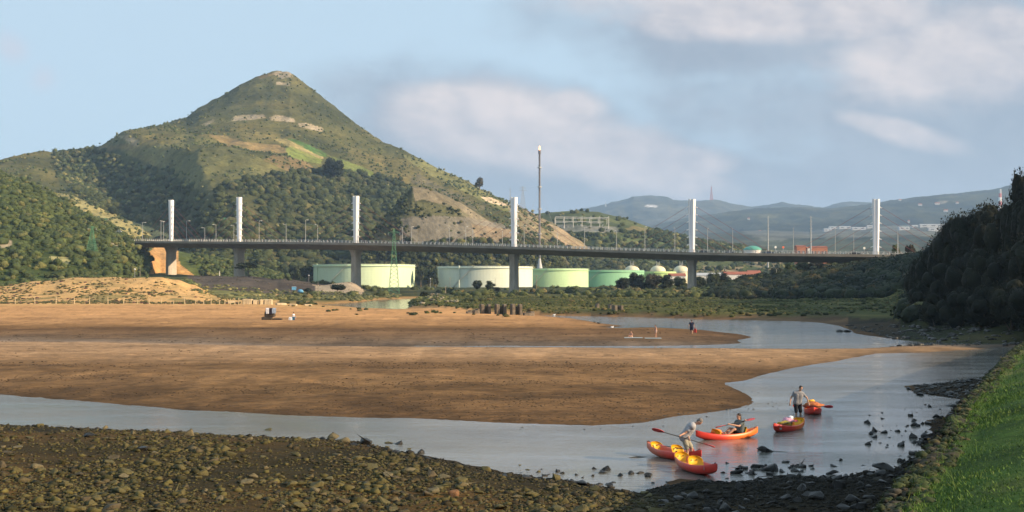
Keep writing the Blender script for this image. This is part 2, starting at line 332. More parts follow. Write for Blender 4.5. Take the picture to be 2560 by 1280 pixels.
def ground():
    pyr = np.arange(1900, 768, -1.9); Ds = np.concatenate([F * H / (pyr - YH), np.geomspace(326, 1150, 150)])
    px = np.concatenate([np.arange(-1300, -60, 20), np.arange(-60, 2620, 4.5), np.arange(2620, 4400, 25)])
    U, D = np.meshgrid((px - CX) / F, Ds); X = U * D
    z, PX, PY, d, marsh, rocky = gz(X, D, True)
    fo = inpoly(PX, PY, RZ); k = fbm(X / 9, D / 8, 4, 3); k2 = fbm(X / 40, D / 60, 3, 8)
    pw = PY + k * 5 + k2 * 6
    c = lerpc(pw, [(740, (.42, .25, .09)), (766, (.40, .225, .075)), (775, (.36, .185, .066)), (815, (.32, .165, .060)), (826, (.21, .107, .036)), (832, (.115, .058, .020)), (842, (.155, .084, .034)), (856, (.13, .080, .040)), (864, (.19, .135, .085)), (869, (.31, .185, .088)), (905, (.29, .165, .072)), (925, (.145, .077, .028)), (955, (.21, .113, .042)), (985, (.13, .069, .024)), (1050, (.18, .095, .035))])
    c = c * np.array([1.36, 1.42, 1.62]); c *= (1 + .26 * fbm(X / 4, D / 1.6, 4, 77) + .22 * np.clip(fbm(X / .8, D / .9, 2, 78) - .25, 0, 1) * -3)[..., None] * (1 + .10 * k2)[..., None]
    wet = np.exp(-np.clip(d, 0, 99) / (1. + D * .018))[..., None]
    c = c * (1 - wet * .5)
    rmud = lerpc(k, [(-.5, (.018, .015, .005)), (0, (.036, .025, .008)), (.35, (.085, .048, .014))])
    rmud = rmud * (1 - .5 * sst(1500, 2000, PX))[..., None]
    zz2 = sst(.55, .2, np.abs(fbm(X / 4, D / 26, 4, 123)))[..., None]; c = c * (1 - .22 * zz2 * (PY > 800)[..., None])
    mot = sst(.02, .30, fbm(X / 2.4, D / 2.0, 4, 133)) * sst(918, 940, pw) + .3 * sst(.1, .35, fbm(X / 6, D / 3, 4, 134)) * (PY > 822); c = c * (1 - .28 * np.clip(mot, 0, 1))[..., None]
    mbx_ = np.interp(PX, [1060, 1200, 1330, 1600, 1800, 1950, 2100, 2200, 2300], [771, 787, 788, 793, 798, 800, 803, 810, 822])
    nm = ((PX > 1080) & (PY < mbx_ + 16) & (PY > mbx_ - 6) & (D > 170) & inpoly(PX, PY, [(1060, 760), (1330, 786), (1600, 794), (1950, 803), (2150, 836), (2400, 866), (2700, 866), (2700, 700), (1060, 700)]))[..., None]; c = np.where(nm, lerpc(k, [(-.4, (.075, .045, .022)), (.4, (.16, .095, .045))]), c)
    rs_ = ((PX > 2120) & (PY > 800) & (D > 128) & (D < 235) & inpoly(PX, PY, [(2090, 815), (2250, 850), (2330, 861), (3200, 864), (3200, 780), (2090, 780)]))[..., None]; c = np.where(rs_, lerpc(k, [(-.4, (.022, .018, .010)), (.4, (.06, .042, .022))]), c)
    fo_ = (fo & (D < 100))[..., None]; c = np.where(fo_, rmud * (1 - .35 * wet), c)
    mg = lerpc(k * .7 + k2 * .5 + .7 * fbm(X / 16, D / 5, 4, 71), [(-.5, (.026, .033, .009)), (0, (.064, .070, .017)), (.5, (.13, .11, .030))])
    bankd = sst(0, 3, d)[..., None]
    mgm = (sst(.45, .8, marsh) * sst(.25, .9, z + k * .2))[..., None]
    c = c * (1 - mgm) + mg * mgm
    gm = (((PX > 700) & (D > 520)) | ((PX > 1650) & (D > 420)) | ((PX > 2250) & (D > 130)))[..., None]
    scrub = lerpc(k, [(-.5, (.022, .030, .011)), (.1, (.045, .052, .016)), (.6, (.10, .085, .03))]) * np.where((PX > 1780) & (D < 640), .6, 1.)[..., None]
    slope_shade = ((PX > 1800) & (D > 390))[..., None]; scrub = np.where(slope_shade, scrub * .45, scrub); c = np.where(gm, scrub, c)  # slope ground darkened in colour for the shade lying on it
    emb = ((PX < 905) & (PX > 470) & (D > 500))[..., None]; c = np.where(emb, lerpc(k, [(-.4, (.055, .042, .033)), (.4, (.10, .078, .058))]), c)
    heap = inpoly(PX, D, [(790, 525), (905, 520), (915, 600), (780, 600)])[..., None]; c = np.where(heap, np.array([.36, .28, .19]), c)
    em2 = ((PX < 690) & (PX > 520) & (D > 420) & (D <= 500))[..., None]; c = np.where(em2, lerpc(k, [(-.4, (.12, .12, .04)), (.4, (.26, .24, .08))]), c)
    dune = ((PX < 560) & (D > 340) & (D < 470)); vg = sst(.12, .3, fbm(X / 7, D / 9, 4, 61)) * sst(470, 350, D)
    c = np.where(dune[..., None], c * (1 - .7 * vg[..., None]) + np.array([.11, .12, .04]) * .7 * vg[..., None], c)
    back = ((PX < 470) & (D >= 470))[..., None]; c = np.where(back, scrub * 1.1, c)
    n, m = z.shape; V = np.stack([X, D, z], -1).reshape(-1, 3); I = np.arange(n * m).reshape(n, m)
    q = np.stack([I[:-1, :-1], I[:-1, 1:], I[1:, 1:], I[1:, :-1]], -1).reshape(-1, 4)
    return tag(mk_mesh('ground', V, [q], M['ground'], c.reshape(-1, 3), True), 'tidal sand, mud and salt marsh of the estuary', 'ground', kind='structure')
ground()
def plane(name, x0, x1, y0, y1, z, m, label, cols=None):
    o = MB().add([(x0, y0, z), (x1, y0, z), (x1, y1, z), (x0, y1, z)], [(0, 1, 2, 3)]).build(name, m); return tag(o, label, name, kind='structure')
plane('terrain', -16000, 16000, -3000, 16000, -2.5, mat('terrain_surface', (.09, .10, .045), .95, .1, vary=((.002, .7, 1.3),)), 'flat green country under everything')
# water
def water_mat():
    m, t, b = _nodes('water_surface', .06, .5); b.inputs['IOR'].default_value = 1.33
    vec = t.nodes.new('ShaderNodeTexCoord').outputs['Object']
    c = _vary(t, (.17, .165, .145), _noise(t, vec, .08, 3, .5), .7, 1.25); t.links.new(c, b.inputs['Base Color'])
    a = _noise(t, vec, 2.2, 5, .62, (.55, 1.5, 1)); l = _noise(t, vec, .16, 3, .5, (.5, 1.6, 1))
    mul = t.nodes.new('ShaderNodeMath'); mul.operation = 'MULTIPLY'; t.links.new(a, mul.inputs[0])
    mr = t.nodes.new('ShaderNodeMapRange'); mr.inputs[1].default_value = .38; mr.inputs[2].default_value = .62; mr.inputs[3].default_value = .35; mr.inputs[4].default_value = 1.
    t.links.new(l, mr.inputs[0]); t.links.new(mr.outputs[0], mul.inputs[1]); _bump(t, b, mul.outputs[0], .042)
    return m
plane('water', -420, 330, 18, 640, 0.0, water_mat(), 'calm tidal water of the estuary channel')
# ---- hills: sheets that rise from a foot line to a ridge line
def interp(pts, x): return np.interp(x, [p[0] for p in pts], [p[1] for p in pts])
SH = {}
def hills(name, label, ridge, Dr, Df, foot, cols, rows, prof, paint, amp=6., nsc=90., m='hill', back=1.25, relief=None):
    px = np.linspace(ridge[0][0], ridge[-1][0], cols); t = np.linspace(0, 1, rows)
    PXg, T = np.meshgrid(px, t)
    pyr = interp(ridge, PXg); dr = interp(Dr, PXg); df = interp(Df, PXg); pf = interp(foot, PXg)
    D = df + (dr - df) * T; zf = H - (pf - YH) / F * df; zr = H - (pyr - YH) / F * dr
    X = (PXg - CX) / F * D
    Z = zf + (zr - zf) * prof(T, PXg)
    env = np.sin(np.pi * np.clip(T, 0, 1) ** .8)
    Z = Z + amp * env * (fbm(X / nsc, D / nsc, 5, 12) * 1.0 + .55 * (1 - 2 * np.abs(fbm(X / (nsc * .7), D / (nsc * 2.2), 4, 55)))) + amp * .12 * fbm(X / 9, D / 9, 3, 70) * np.clip(T * 8, 0, 1)
    if relief is not None: Z = Z + relief(PXg, T, X, D)
    # a skirt below the foot, and the back slope
    kb = 8; X = np.concatenate([X[:1], X]); D = np.concatenate([D[:1] - 2, D]); Z = np.concatenate([Z[:1] * 0 - 4, Z]); rows += 1; Xs, Dsn, Zs = [X], [D], [Z]
    for q in range(1, kb + 1):
        s = q / kb; Db = dr[-1] * (1 + (back - 1) * s); Xs.append((((PXg[-1] - CX) / F) * Db)[None]); Dsn.append(Db[None]); Zs.append((Z[-1] * (1 - s) + (-4) * s)[None])
    X = np.concatenate(Xs); D = np.concatenate(Dsn); Z = np.concatenate(Zs)
    PX = CX + F * X / D; PY = YH - F * (Z - H) / D
    c = paint(PX, PY, X, D, np.clip(np.arange(X.shape[0]) / (rows - 1), 0, 1)[:, None] + 0 * X)
    n, mm = X.shape; V = np.stack([X, D, Z], -1); I = np.arange(n * mm).reshape(n, mm)
    q = np.stack([I[:-1, :-1], I[:-1, 1:], I[1:, 1:], I[1:, :-1]], -1).reshape(-1, 4)
    SH[name] = (V[:rows], PX[:rows], PY[:rows])
    return tag(mk_mesh(name, V.reshape(-1, 3), [q], M[m], c.reshape(-1, 3), True), label, 'hill', kind='structure')
def painter(base, polys, jit=5., jsc=25.):
    def f(PX, PY, X, D, T):
        k = fbm(X / 60, D / 90, 5, 14); k2 = fbm(X / 240, D / 300, 3, 15)
        c = lerpc(k + .5 * k2, base)
        jx = PX + jit * fbm(X / jsc, D / jsc, 3, 91); jy = PY + jit * .6 * fbm(X / jsc, D / jsc, 3, 92); fine = fbm(X / 12, D / 20, 3, 95)
        for P, col, op in polys:
            ms = (inpoly(jx, jy, P) * op * np.clip(.85 + fine * .6, 0, 1))[..., None]
            c = c * (1 - ms) + np.array(col) * ms
        return c
    return f
olive = [(-.7, (.045, .050, .018)), (-.25, (.078, .077, .026)), (.15, (.125, .110, .038)), (.6, (.19, .15, .055))]
TAN, TAN2, PALE, GRN, YGR, WOOD_ = (.27, .19, .085), (.19, .13, .062), (.36, .29, .20), (.065, .13, .03), (.15, .185, .045), (.032, .043, .018)
mp = [([(130, 378), (290, 372), (440, 440), (520, 490), (620, 445), (800, 425), (1000, 450), (1030, 480), (1000, 520), (900, 610), (430, 610), (300, 560), (200, 500), (150, 460)], WOOD_, .8),  # wood tone; its left part also deepens the shade beside the spur
      ([(350, 380), (470, 330), (620, 380), (700, 420), (560, 470), (500, 480), (440, 440)], (.155, .15, .06), .5),
      ([(580, 470), (640, 440), (660, 455), (600, 475)], TAN2, .3),
      ([(520, 338), (560, 340), (610, 356), (690, 362), (735, 380), (690, 382), (640, 378), (560, 362)], TAN, .85),
      ([(690, 385), (760, 400), (790, 425), (720, 428), (660, 400)], TAN2, .75),
      ([(683, 348), (716, 347), (812, 388), (804, 398), (780, 396)], (.32, .26, .11), .9),
      ([(716, 347), (745, 350), (818, 384), (816, 392), (800, 390)], GRN, 1), ([(712, 370), (730, 366), (806, 400), (800, 410), (760, 402), (720, 388)], YGR, 1),
      ([(820, 388), (860, 400), (935, 430), (928, 440), (870, 424), (825, 408)], YGR, .9),
      ([(575, 300), (590, 290), (660, 284), (664, 294), (600, 301)], PALE, .95), ([(672, 294), (690, 287), (735, 296), (738, 304), (680, 302)], PALE, .9), ([(746, 306), (775, 308), (808, 320), (805, 330), (775, 324), (750, 316)], PALE, .95), ([(500, 312), (532, 298), (536, 304), (515, 315)], PALE, .6),
      ([(680, 184), (700, 176), (722, 176), (730, 192), (705, 198)], PALE, .8), ([(690, 204), (725, 206), (722, 214), (690, 211)], PALE, .7), ([(640, 192), (680, 180), (690, 186), (650, 198)], TAN2, .6),
      ([(295, 340), (312, 337), (345, 350), (350, 368), (332, 362)], PALE, .6), ([(250, 365), (340, 360), (345, 372), (260, 376)], TAN2, .5),
      ([(120, 478), (180, 488), (240, 515), (310, 545), (430, 588), (450, 612), (330, 596), (260, 558), (180, 512)], (.34, .29, .12), .95),
      ([(0, 430), (30, 440), (80, 470), (70, 477), (10, 450)], TAN, .8),
      ([(1000, 385), (1060, 400), (1180, 458), (1300, 520), (1320, 545), (1240, 520), (1150, 475), (1050, 425)], (.20, .20, .075), .7),
      ([(1040, 430), (1110, 470), (1230, 520), (1180, 530), (1090, 490), (1020, 450)], (.14, .12, .075), .7),
      ([(1200, 492), (1225, 492), (1268, 510), (1262, 517), (1215, 504)], (.55, .42, .28), 1),
      ([(1262, 505), (1340, 535), (1410, 560), (1430, 620), (1330, 600), (1290, 560)], (.26, .205, .125), .75), ([(1370, 560), (1480, 590), (1480, 640), (1400, 615)], (.34, .25, .15), .7),
      ([(890, 622), (1000, 622), (1050, 640), (1040, 655), (900, 655)], (.14, .21, .055), 1), ([(640, 655), (700, 658), (720, 675), (650, 668)], YGR, .8), ([(1040, 630), (1300, 640), (1290, 665), (1060, 665)], TAN2, .35)]
ridge = [(-700, 470), (-200, 440), (0, 398), (60, 385), (100, 376), (130, 379), (200, 371), (250, 366), (290, 347), (310, 337), (380, 321), (440, 301), (465, 293), (500, 267), (560, 236), (600, 211), (640, 192), (680, 179), (700, 177), (725, 181), (760, 206), (800, 237), (850, 277), (900, 316), (960, 356), (1010, 376), (1050, 396), (1100, 423), (1170, 453), (1200, 471), (1250, 496), (1290, 513), (1340, 536), (1390, 562), (1430, 590), (1500, 632), (1600, 690)]
def spur(PX, T, X, D):
    # a rounded spur that runs down from the left ridge; its far-side flank drops away from the sun
    xs = interp([(0.2, 560), (.5, 480), (.8, 330), (1., 290)], T)
    e = (PX - xs) / 100.
    r = np.where(e < 0, np.exp(-(e / .55) ** 2), np.exp(-(e / 2.4) ** 2)); r2 = -np.exp(-((e + 1.55) / .8) ** 2)
    return 34 * (r + .6 * r2) * np.sin(np.pi * np.clip(T, 0, 1)) ** .8
hills('mountain', 'conical green peak with pale rock bands behind the bridge', ridge, [(-700, 1300), (0, 1450), (700, 1840), (1100, 1600), (1430, 1350), (1600, 1300)],
      [(-700, 860), (900, 880), (1250, 960), (1400, 1160), (1600, 1200)], [(-700, 690), (430, 692), (1000, 702), (1600, 704)], 880, 300,
      lambda T, P: T ** (1.0 + .45 * np.exp(-((P - 720) / 330) ** 2)), painter(olive, mp, 4.), 13., 130., relief=spur)
hills('left_hill', 'scrub covered hillside at the left end of the bridge', [(-900, 380), (-400, 400), (-100, 410), (0, 432), (60, 452), (130, 486), (180, 515), (250, 552), (330, 602), (380, 612), (440, 625), (560, 655), (700, 690)],
      [(-900, 900), (0, 830), (330, 760), (460, 780), (700, 800)], [(-900, 440), (0, 480), (300, 500), (340, 640), (400, 715), (700, 740)], [(-900, 712), (0, 706), (330, 698), (700, 700)], 420, 160, lambda T, P: T ** .8,
      painter([(-.7, (.038, .055, .017)), (0, (.068, .088, .024)), (.6, (.12, .13, .038))], [([(0, 598), (30, 600), (28, 618), (0, 622)], PALE, .9), ([(50, 612), (72, 614), (72, 620), (50, 620)], PALE, .6), ([(120, 640), (170, 642), (172, 660), (140, 668), (118, 655)], (.34, .30, .14), .8),
        ([(240, 590), (300, 612), (298, 622), (255, 605)], PALE, .7), ([(366, 640), (385, 616), (440, 612), (452, 660), (500, 700), (376, 706), (366, 660)], (.44, .25, .10), 1), ([(440, 615), (560, 645), (560, 665), (500, 640), (450, 628)], PALE, .35), ([(245, 570), (320, 585), (318, 590), (250, 580)], YGR, 1)]), 4., 45.)
qp = [([(1030, 462), (1080, 472), (1150, 505), (1260, 575), (1300, 600), (1220, 580), (1130, 520), (1060, 500), (1040, 505)], (.24, .20, .14), .7), ([(1000, 545), (1080, 540), (1180, 545), (1260, 560), (1300, 595), (1280, 610), (1000, 605)], (.16, .145, .12), .75),
      ([(1010, 505), (1120, 510), (1180, 540), (1080, 540), (1000, 545)], (.10, .10, .05), .7), ([(1180, 560), (1280, 575), (1300, 600), (1190, 600)], (.22, .155, .085), .5), ([(1000, 605), (1300, 610), (1300, 630), (1000, 625)], WOOD_, .6)]
hills('quarry_hill', 'quarried rocky spur with a cut face above the bridge', [(850, 690), (900, 620), (950, 560), (990, 510), (1030, 466), (1060, 468), (1100, 482), (1150, 505), (1200, 532), (1260, 562), (1310, 590), (1380, 640), (1430, 690)], [(850, 960), (1430, 1060)], [(850, 905), (1430, 925)], [(850, 703), (1430, 703)], 260, 130,
      lambda T, P: .25 * T + .75 * sst(.25, .95, T), painter([(-.6, (.045, .05, .022)), (0, (.085, .075, .04)), (.6, (.15, .115, .065))], qp), 3.5, 25.)
hills('green_ridge', 'low green ridge carrying the substation', [(1280, 560), (1340, 534), (1400, 529), (1450, 526), (1500, 531), (1560, 545), (1620, 566), (1680, 585), (1750, 602), (1850, 618), (1950, 640), (2050, 662), (2250, 690)], [(1280, 1750), (2250, 1500)], [(1280, 1180), (2250, 1150)], [(1280, 703), (2250, 705)], 330, 130,
      lambda T, P: .62 * T + .38 * sst(.1, .5, T), painter([(-.6, (.035, .05, .018)), (0, (.065, .08, .025)), (.6, (.11, .12, .038))], [([(1360, 560), (1540, 568), (1560, 582), (1400, 580)], (.24, .23, .2), .8), ([(1580, 565), (1640, 575), (1620, 582), (1560, 575)], TAN, .5), ([(1470, 590), (1680, 590), (1660, 612), (1480, 600)], (.12, .15, .05), .8),
       ([(1740, 662), (1860, 668), (1830, 684), (1740, 682)], (.27, .2, .12), .8), ([(1830, 645), (1960, 650), (1940, 680), (1880, 665)], (.3, .22, .13), .7)]), 5., 70.)
fb = [(-.6, (.014, .020, .013)), (.0, (.032, .038, .020)), (.6, (.075, .073, .038))]
hills('valley_hills', 'low hazy hills and plain beyond the bridge', [(1400, 600), (1600, 592), (1700, 588), (1820, 580), (1900, 576), (2020, 580), (2100, 570), (2200, 566), (2330, 560), (2450, 566), (2600, 560), (3300, 560)], [(1400, 4200), (3300, 4200)], [(1400, 1500), (3300, 1500)], [(1400, 690), (3300, 690)], 220, 80, lambda T, P: T, painter(fb, [([(1830, 570), (2330, 560), (2400, 585), (1900, 600)], (.3, .29, .25), .35), ([(1900, 600), (2300, 600), (2300, 640), (1900, 640)], (.09, .10, .05), .5)], 8., 150.), 14., 260., 'far')
hills('middle_mountains', 'hazy wooded mountain ridge with scattered houses', [(1450, 590), (1560, 575), (1650, 560), (1700, 548), (1760, 538), (1850, 526), (1900, 520), (1960, 519), (2010, 518), (2060, 521), (2090, 520), (2140, 514), (2190, 508), (2230, 500), (2300, 492), (2400, 482), (2480, 474), (2520, 464), (2600, 452), (2800, 430), (3300, 440)], [(1450, 6000), (3300, 5600)], [(1450, 4000), (3300, 3800)], [(1450, 640), (3300, 640)], 260, 70, lambda T, P: T ** .9, painter(fb, [([(2340, 505), (2370, 502), (2365, 512), (2340, 512)], PALE, .6)], 8., 200.), 40., 420., 'far', 1.1)
hills('far_mountains', 'farthest blue flat topped mountains', [(700, 640), (1300, 600), (1400, 545), (1440, 524), (1500, 514), (1540, 503), (1572, 496), (1580, 491), (1620, 489), (1672, 492), (1682, 500), (1740, 502), (1780, 499), (1812, 502), (1822, 508), (1850, 512), (1880, 517), (1920, 512), (1955, 505), (1985, 510), (2060, 519), (2090, 508), (2120, 503), (2180, 506), (2300, 510), (2600, 520)], [(700, 8200), (2600, 7800)], [(700, 6200), (2600, 6200)], [(700, 640), (2600, 640)], 260, 50, lambda T, P: T ** .8, painter([(-.6, (.02, .026, .018)), (.6, (.085, .08, .05))], [([(1610, 512), (1640, 512), (1640, 517), (1610, 517)], (.6, .55, .5), 1)], 8., 300.), 50., 500., 'far', 1.1)
# wooded hill outside the picture on the right: it keeps the evening sun off the headland and the near shore
def hillz(x, y):
    x0 = np.interp(y, [-200, 0, 60, 100, 200, 400, 650], [26, 30, 42, 62, 104, 205, 330]); hm = np.interp(y, [-200, 0, 60, 150, 300, 650], [16, 18, 24, 44, 66, 90])
    return hm * sst(0, 85, x - x0) + 2.5 * fbm(x / 20, y / 20, 4, 5) * sst(0, 30, x - x0) - 3 * (1 - sst(-5, 12, x - x0)) 
xx, yyg = np.meshgrid(np.linspace(20, 520, 130), np.linspace(-190, 640, 170)); zz = hillz(xx, yyg)
I = np.arange(xx.size).reshape(xx.shape)
tag(mk_mesh('wooded_slope', np.stack([xx, yyg, zz], -1).reshape(-1, 3), [np.stack([I[:-1, :-1], I[:-1, 1:], I[1:, 1:], I[1:, :-1]], -1).reshape(-1, 4)], M['hill'], lerpc(fbm(xx / 15, yyg / 15, 4, 6), [(-.5, (.04, .055, .02)), (.5, (.08, .10, .03))]).reshape(-1, 3), True), 'wooded slope rising to the right of the estuary', 'hill', kind='structure')
# ---------------------------------------------------------------- vegetation
def ico(sub):
    bm = bmesh.new(); bmesh.ops.create_icosphere(bm, subdivisions=sub, radius=1); V = np.array([v.co[:] for v in bm.verts]); Fc = np.array([[v.index for v in f.verts] for f in bm.faces]); bm.free(); return V, Fc
ICO1, ICO2, ICO3 = ico(1), ico(2), ico(3)
def lump_proto(seed, base=ICO2, rough=.28, cards=0, cs=.22):
    """a lumpy crown mass with leaf tips standing off it; radius about 1, rests near z=-0.6"""
    V, Fc = base; r = np.random.default_rng(seed)
    C = r.normal(size=(9, 3)); C /= np.linalg.norm(C, axis=1)[:, None]
    d = 1 + rough * (np.max(np.exp(-((V[:, None] - C[None]) ** 2).sum(-1) / .22), axis=1) - .45) + rough * .5 * (r.random(len(V)) - .5)
    P = V * d[:, None]; P[:, 2] *= .85; Fs = [Fc]; sh = np.clip(.86 + .2 * r.random(len(P)), 0, 2)
    if cards:
        D = r.normal(size=(cards, 3)); D[:, 2] = np.abs(D[:, 2]) * .9 - .35; D /= np.linalg.norm(D, axis=1)[:, None]
        dd = 1 + rough * (np.max(np.exp(-((D[:, None] - C[None]) ** 2).sum(-1) / .22), axis=1) - .45); O = D * (dd * (.96 + .16 * r.random(cards)))[:, None]; O[:, 2] *= .85
        a = r.normal(size=(cards, 3)); b = r.normal(size=(cards, 3)); a /= np.linalg.norm(a, axis=1)[:, None]; b /= np.linalg.norm(b, axis=1)[:, None]
        s = cs * (.6 + .8 * r.random(cards))[:, None]; base_i = len(P)
        P = np.concatenate([P, np.stack([O - a * s, O + a * s * .6 + b * s * .4, O + b * s], 1).reshape(-1, 3)]); Fs.append(base_i + np.arange(cards * 3).reshape(-1, 3)); sh = np.concatenate([sh, np.repeat(.75 + .55 * r.random(cards), 3)])
    return P, np.concatenate(Fs), sh
PR_S = [lump_proto(k, ICO1, .4, 26, .34) for k in range(5)]
PR_M = [lump_proto(20 + k, ICO2, .42, 70, .22) for k in range(5)]
def scatter(name, label, pts, rad, col, protos, m, zs=1.0, kind='stuff', cat='vegetation', parent=None):
    pts = np.asarray(pts, dtype=float); n = len(pts); Vs, Fs, Cs = [], [], []; off = 0
    rad = np.broadcast_to(np.asarray(rad, dtype=float), (n,)); zs = np.broadcast_to(np.asarray(zs, dtype=float), (n,)); ch = RNG.integers(0, len(protos), n)
    for k, (P, Fc, sh) in enumerate(protos):
        ix = np.nonzero(ch == k)[0]
        if not len(ix): continue
        a = RNG.random(len(ix)) * 6.283; ca, sa = np.cos(a), np.sin(a)
        x = P[None, :, 0] * ca[:, None] - P[None, :, 1] * sa[:, None]; y = P[None, :, 0] * sa[:, None] + P[None, :, 1] * ca[:, None]; z = np.broadcast_to(P[None, :, 2], x.shape)
        sx = (.85 + .3 * RNG.random(len(ix)))[:, None]; R = rad[ix][:, None]
        Q = np.stack([x * R * sx + pts[ix, 0:1], y * R + pts[ix, 1:2], z * R * zs[ix][:, None] + pts[ix, 2:3]], -1)
        Vs.append(Q.reshape(-1, 3)); Fs.append((Fc[None] + (np.arange(len(ix)) * len(P))[:, None, None] + off).reshape(-1, 3)); off += Q.shape[0] * Q.shape[1]
        Cs.append((col[ix][:, None, :] * sh[None, :, None]).reshape(-1, 3))
    o = mk_mesh(name, np.concatenate(Vs), [np.concatenate(Fs)], m, np.concatenate(Cs), False, parent)
    return tag(o, label, cat, kind=kind) if kind else o
def on_sheet(name, n, test):
    V, PX, PY = SH[name]; i = RNG.integers(1, V.shape[0] - 1, n); j = RNG.integers(1, V.shape[1] - 1, n)
    # thin out so that the density is even over the ground
    px, py = PX[i, j], PY[i, j]; p = V[i, j] + RNG.normal(size=(n, 3)) * np.array([2., 2., 0]); k = fbm(p[:, 0] / 60, p[:, 1] / 60, 3, 33); ok = test(px, py, k) > RNG.random(n)
    return p[ok], px[ok], py[ok], k[ok]
def greens(n, a=(.03, .045, .017), b=(.075, .09, .03), c=(.12, .12, .045)):
    t = RNG.random(n)[:, None]; u = (RNG.random(n) < .12)[:, None]; return np.where(u, np.array(c), np.array(a) * (1 - t) + np.array(b) * t) * (.85 + .3 * RNG.random((n, 1)))
WOOD1 = [(130, 380), (260, 372), (440, 440), (520, 500), (540, 478), (620, 445), (720, 432), (800, 425), (900, 428), (1000, 450), (1028, 470), (1000, 520), (900, 600), (780, 640), (600, 660), (430, 640), (420, 570), (300, 545), (190, 490), (150, 440)]
FIELDS = [mp[k][0] for k in (3, 5, 6, 7, 8, 17, 24)]
def clear(px, py):
    r = np.ones(len(px))
    for P in FIELDS: r[inpoly(px, py, P)] = 0
    return r
def t_mtn(px, py, k):
    w = inpoly(px, py, WOOD1) * 1.; low = ((py > 600) & (py < 700)) * .55
    return np.maximum(np.maximum(w * .9, low), .22 + .45 * (k > .05)) * clear(px, py)
p, px, py, k = on_sheet('mountain', 26000, t_mtn)
w = inpoly(px, py, WOOD1) | (py > 600); big = w & (RNG.random(len(w)) < .5)
r = np.where(big, 2.2 + 2.9 * RNG.random(len(w)) ** 1.4, 0.7 + 1.3 * RNG.random(len(w)) ** 1.5); r = np.where(inpoly(px, py, [(130, 370), (440, 430), (520, 500), (430, 520), (300, 520), (150, 450)]), 2.5 + 1.5 * RNG.random(len(w)), r)
p[:, 2] += r * .35
col = greens(len(p), (.027, .038, .015), (.058, .068, .026), (.095, .092, .038))
scatter('woodland', 'dense evergreen woodland and scrub covering the big hill', p[big], r[big], col[big], PR_M, M['leaffar'])
scatter('hill_scrub', 'low scrub dotted over the big hill', p[~big], r[~big], col[~big] * 1.7, PR_S, M['leaffar'])
p, px, py, k = on_sheet('left_hill', 10500, lambda a, b, k: 1 - 1. * inpoly(a, b, [(360, 600), (470, 600), (520, 700), (365, 710)]) - .6 * inpoly(a, b, [(0, 595), (75, 600), (75, 625), (0, 625)]) - .8 * inpoly(a, b, [(110, 635), (175, 640), (175, 670), (115, 668)]) - .7 * inpoly(a, b, [(240, 590), (300, 610), (298, 622), (250, 600)]))
r = .6 + 1.7 * RNG.random(len(p)) ** 2; p[:, 2] += r * .3
scatter('hillside_scrub', 'bright green scrub covering the slope beside the bridge end', p, r, greens(len(p), (.034, .050, .015), (.068, .086, .024), (.11, .11, .034)), PR_M, M['leaf'])
p, px, py, k = on_sheet('quarry_hill', 3400, lambda a, b, k: .10 + .85 * ((b > 598) | (a < 1015) | inpoly(a, b, [(1010, 505), (1110, 510), (1170, 540), (1000, 545)])))
r = .6 + 1.6 * RNG.random(len(p)) ** 1.6 + 1.2 * (py > 600); p[:, 2] += r * .3
scatter('quarry_scrub', 'scrub around the foot of the quarried spur', p, r, greens(len(p), (.024, .035, .013), (.055, .062, .023)), PR_S, M['leaffar'])
p, px, py, k = on_sheet('green_ridge', 5200, lambda a, b, k: (.04 + .9 * (b > 585 + 20 * k) * (1 - .8 * inpoly(a, b, [(1740, 655), (1960, 650), (1960, 684), (1740, 684)])) + .5 * inpoly(a, b, [(1470, 575), (1560, 580), (1700, 640), (1470, 640)])))
r = 1.5 + 3. * RNG.random(len(p)); p[:, 2] += r * .3
scatter('ridge_woodland', 'woodland on the low ridge behind the storage tanks', p, r, greens(len(p), (.024, .036, .013), (.058, .07, .023)), PR_S, M['leaffar'])
# scrub of the flats: marsh edge bushes, embankment weeds, dune tufts, the shaded bank on the right
def flat_pts(n, x0, x1, D0, D1, test):
    D = D0 + (D1 - D0) * RNG.random(n); u = (x0 + (x1 - x0) * RNG.random(n) - CX) / F; X = u * D; z, PX, PY, d, marsh, rocky = gz(X, D, True)
    k = fbm(X / 9, D / 14, 3, 47); flat_pts.m = marsh; ok = (test(PX, D, z, d, k) > RNG.random(n)) & (z > .25); return np.stack([X, D, z], -1)[ok]
def t_bush(PX, D, z, d, k):
    edge = ((flat_pts.m > .15) & (flat_pts.m < .97) & (PX > 700) & (D < 420)) * 1. + ((flat_pts.m >= .97) & (D < 300) & (PX > 1000)) * .12
    return np.clip(edge + (PX > 700) * (k > .28) * .22 + (PX > 1500) * (D > 430) * .5 + (PX > 1800) * (D > 390) * 1., 0, 1) * (PX > 700) * (~((PX < 925) & (D > 515) & (D < 615)))
p = flat_pts(13000, 700, 2330, 215, 740, t_bush); r = .45 + 1.0 * RNG.random(len(p)) ** 2 + (p[:, 1] > 430) * (.5 + 1.2 * RNG.random(len(p)))
r = np.where((p[:, 1] < 330), .25 + .4 * RNG.random(len(p)), r); p[:, 2] += r * .2; colr = greens(len(p), (.035, .046, .015), (.085, .095, .028), (.15, .12, .045)); colr[(p[:, 0] / p[:, 1] > (1800 - CX) / F) & (p[:, 1] > 380)] *= .36; colr[p[:, 1] < 420] *= .7  # scrub on the right slope is darkened in colour to deepen its shade
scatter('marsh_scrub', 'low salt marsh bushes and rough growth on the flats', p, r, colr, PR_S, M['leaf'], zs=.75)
p = flat_pts(5000, -40, 600, 322, 470, lambda PX, D, z, d, k: .75 * ((k > .1) | ((D < 345) & (k > -.15))) + .05); r = .18 + .5 * RNG.random(len(p)) ** 2; p[:, 2] += r * .1
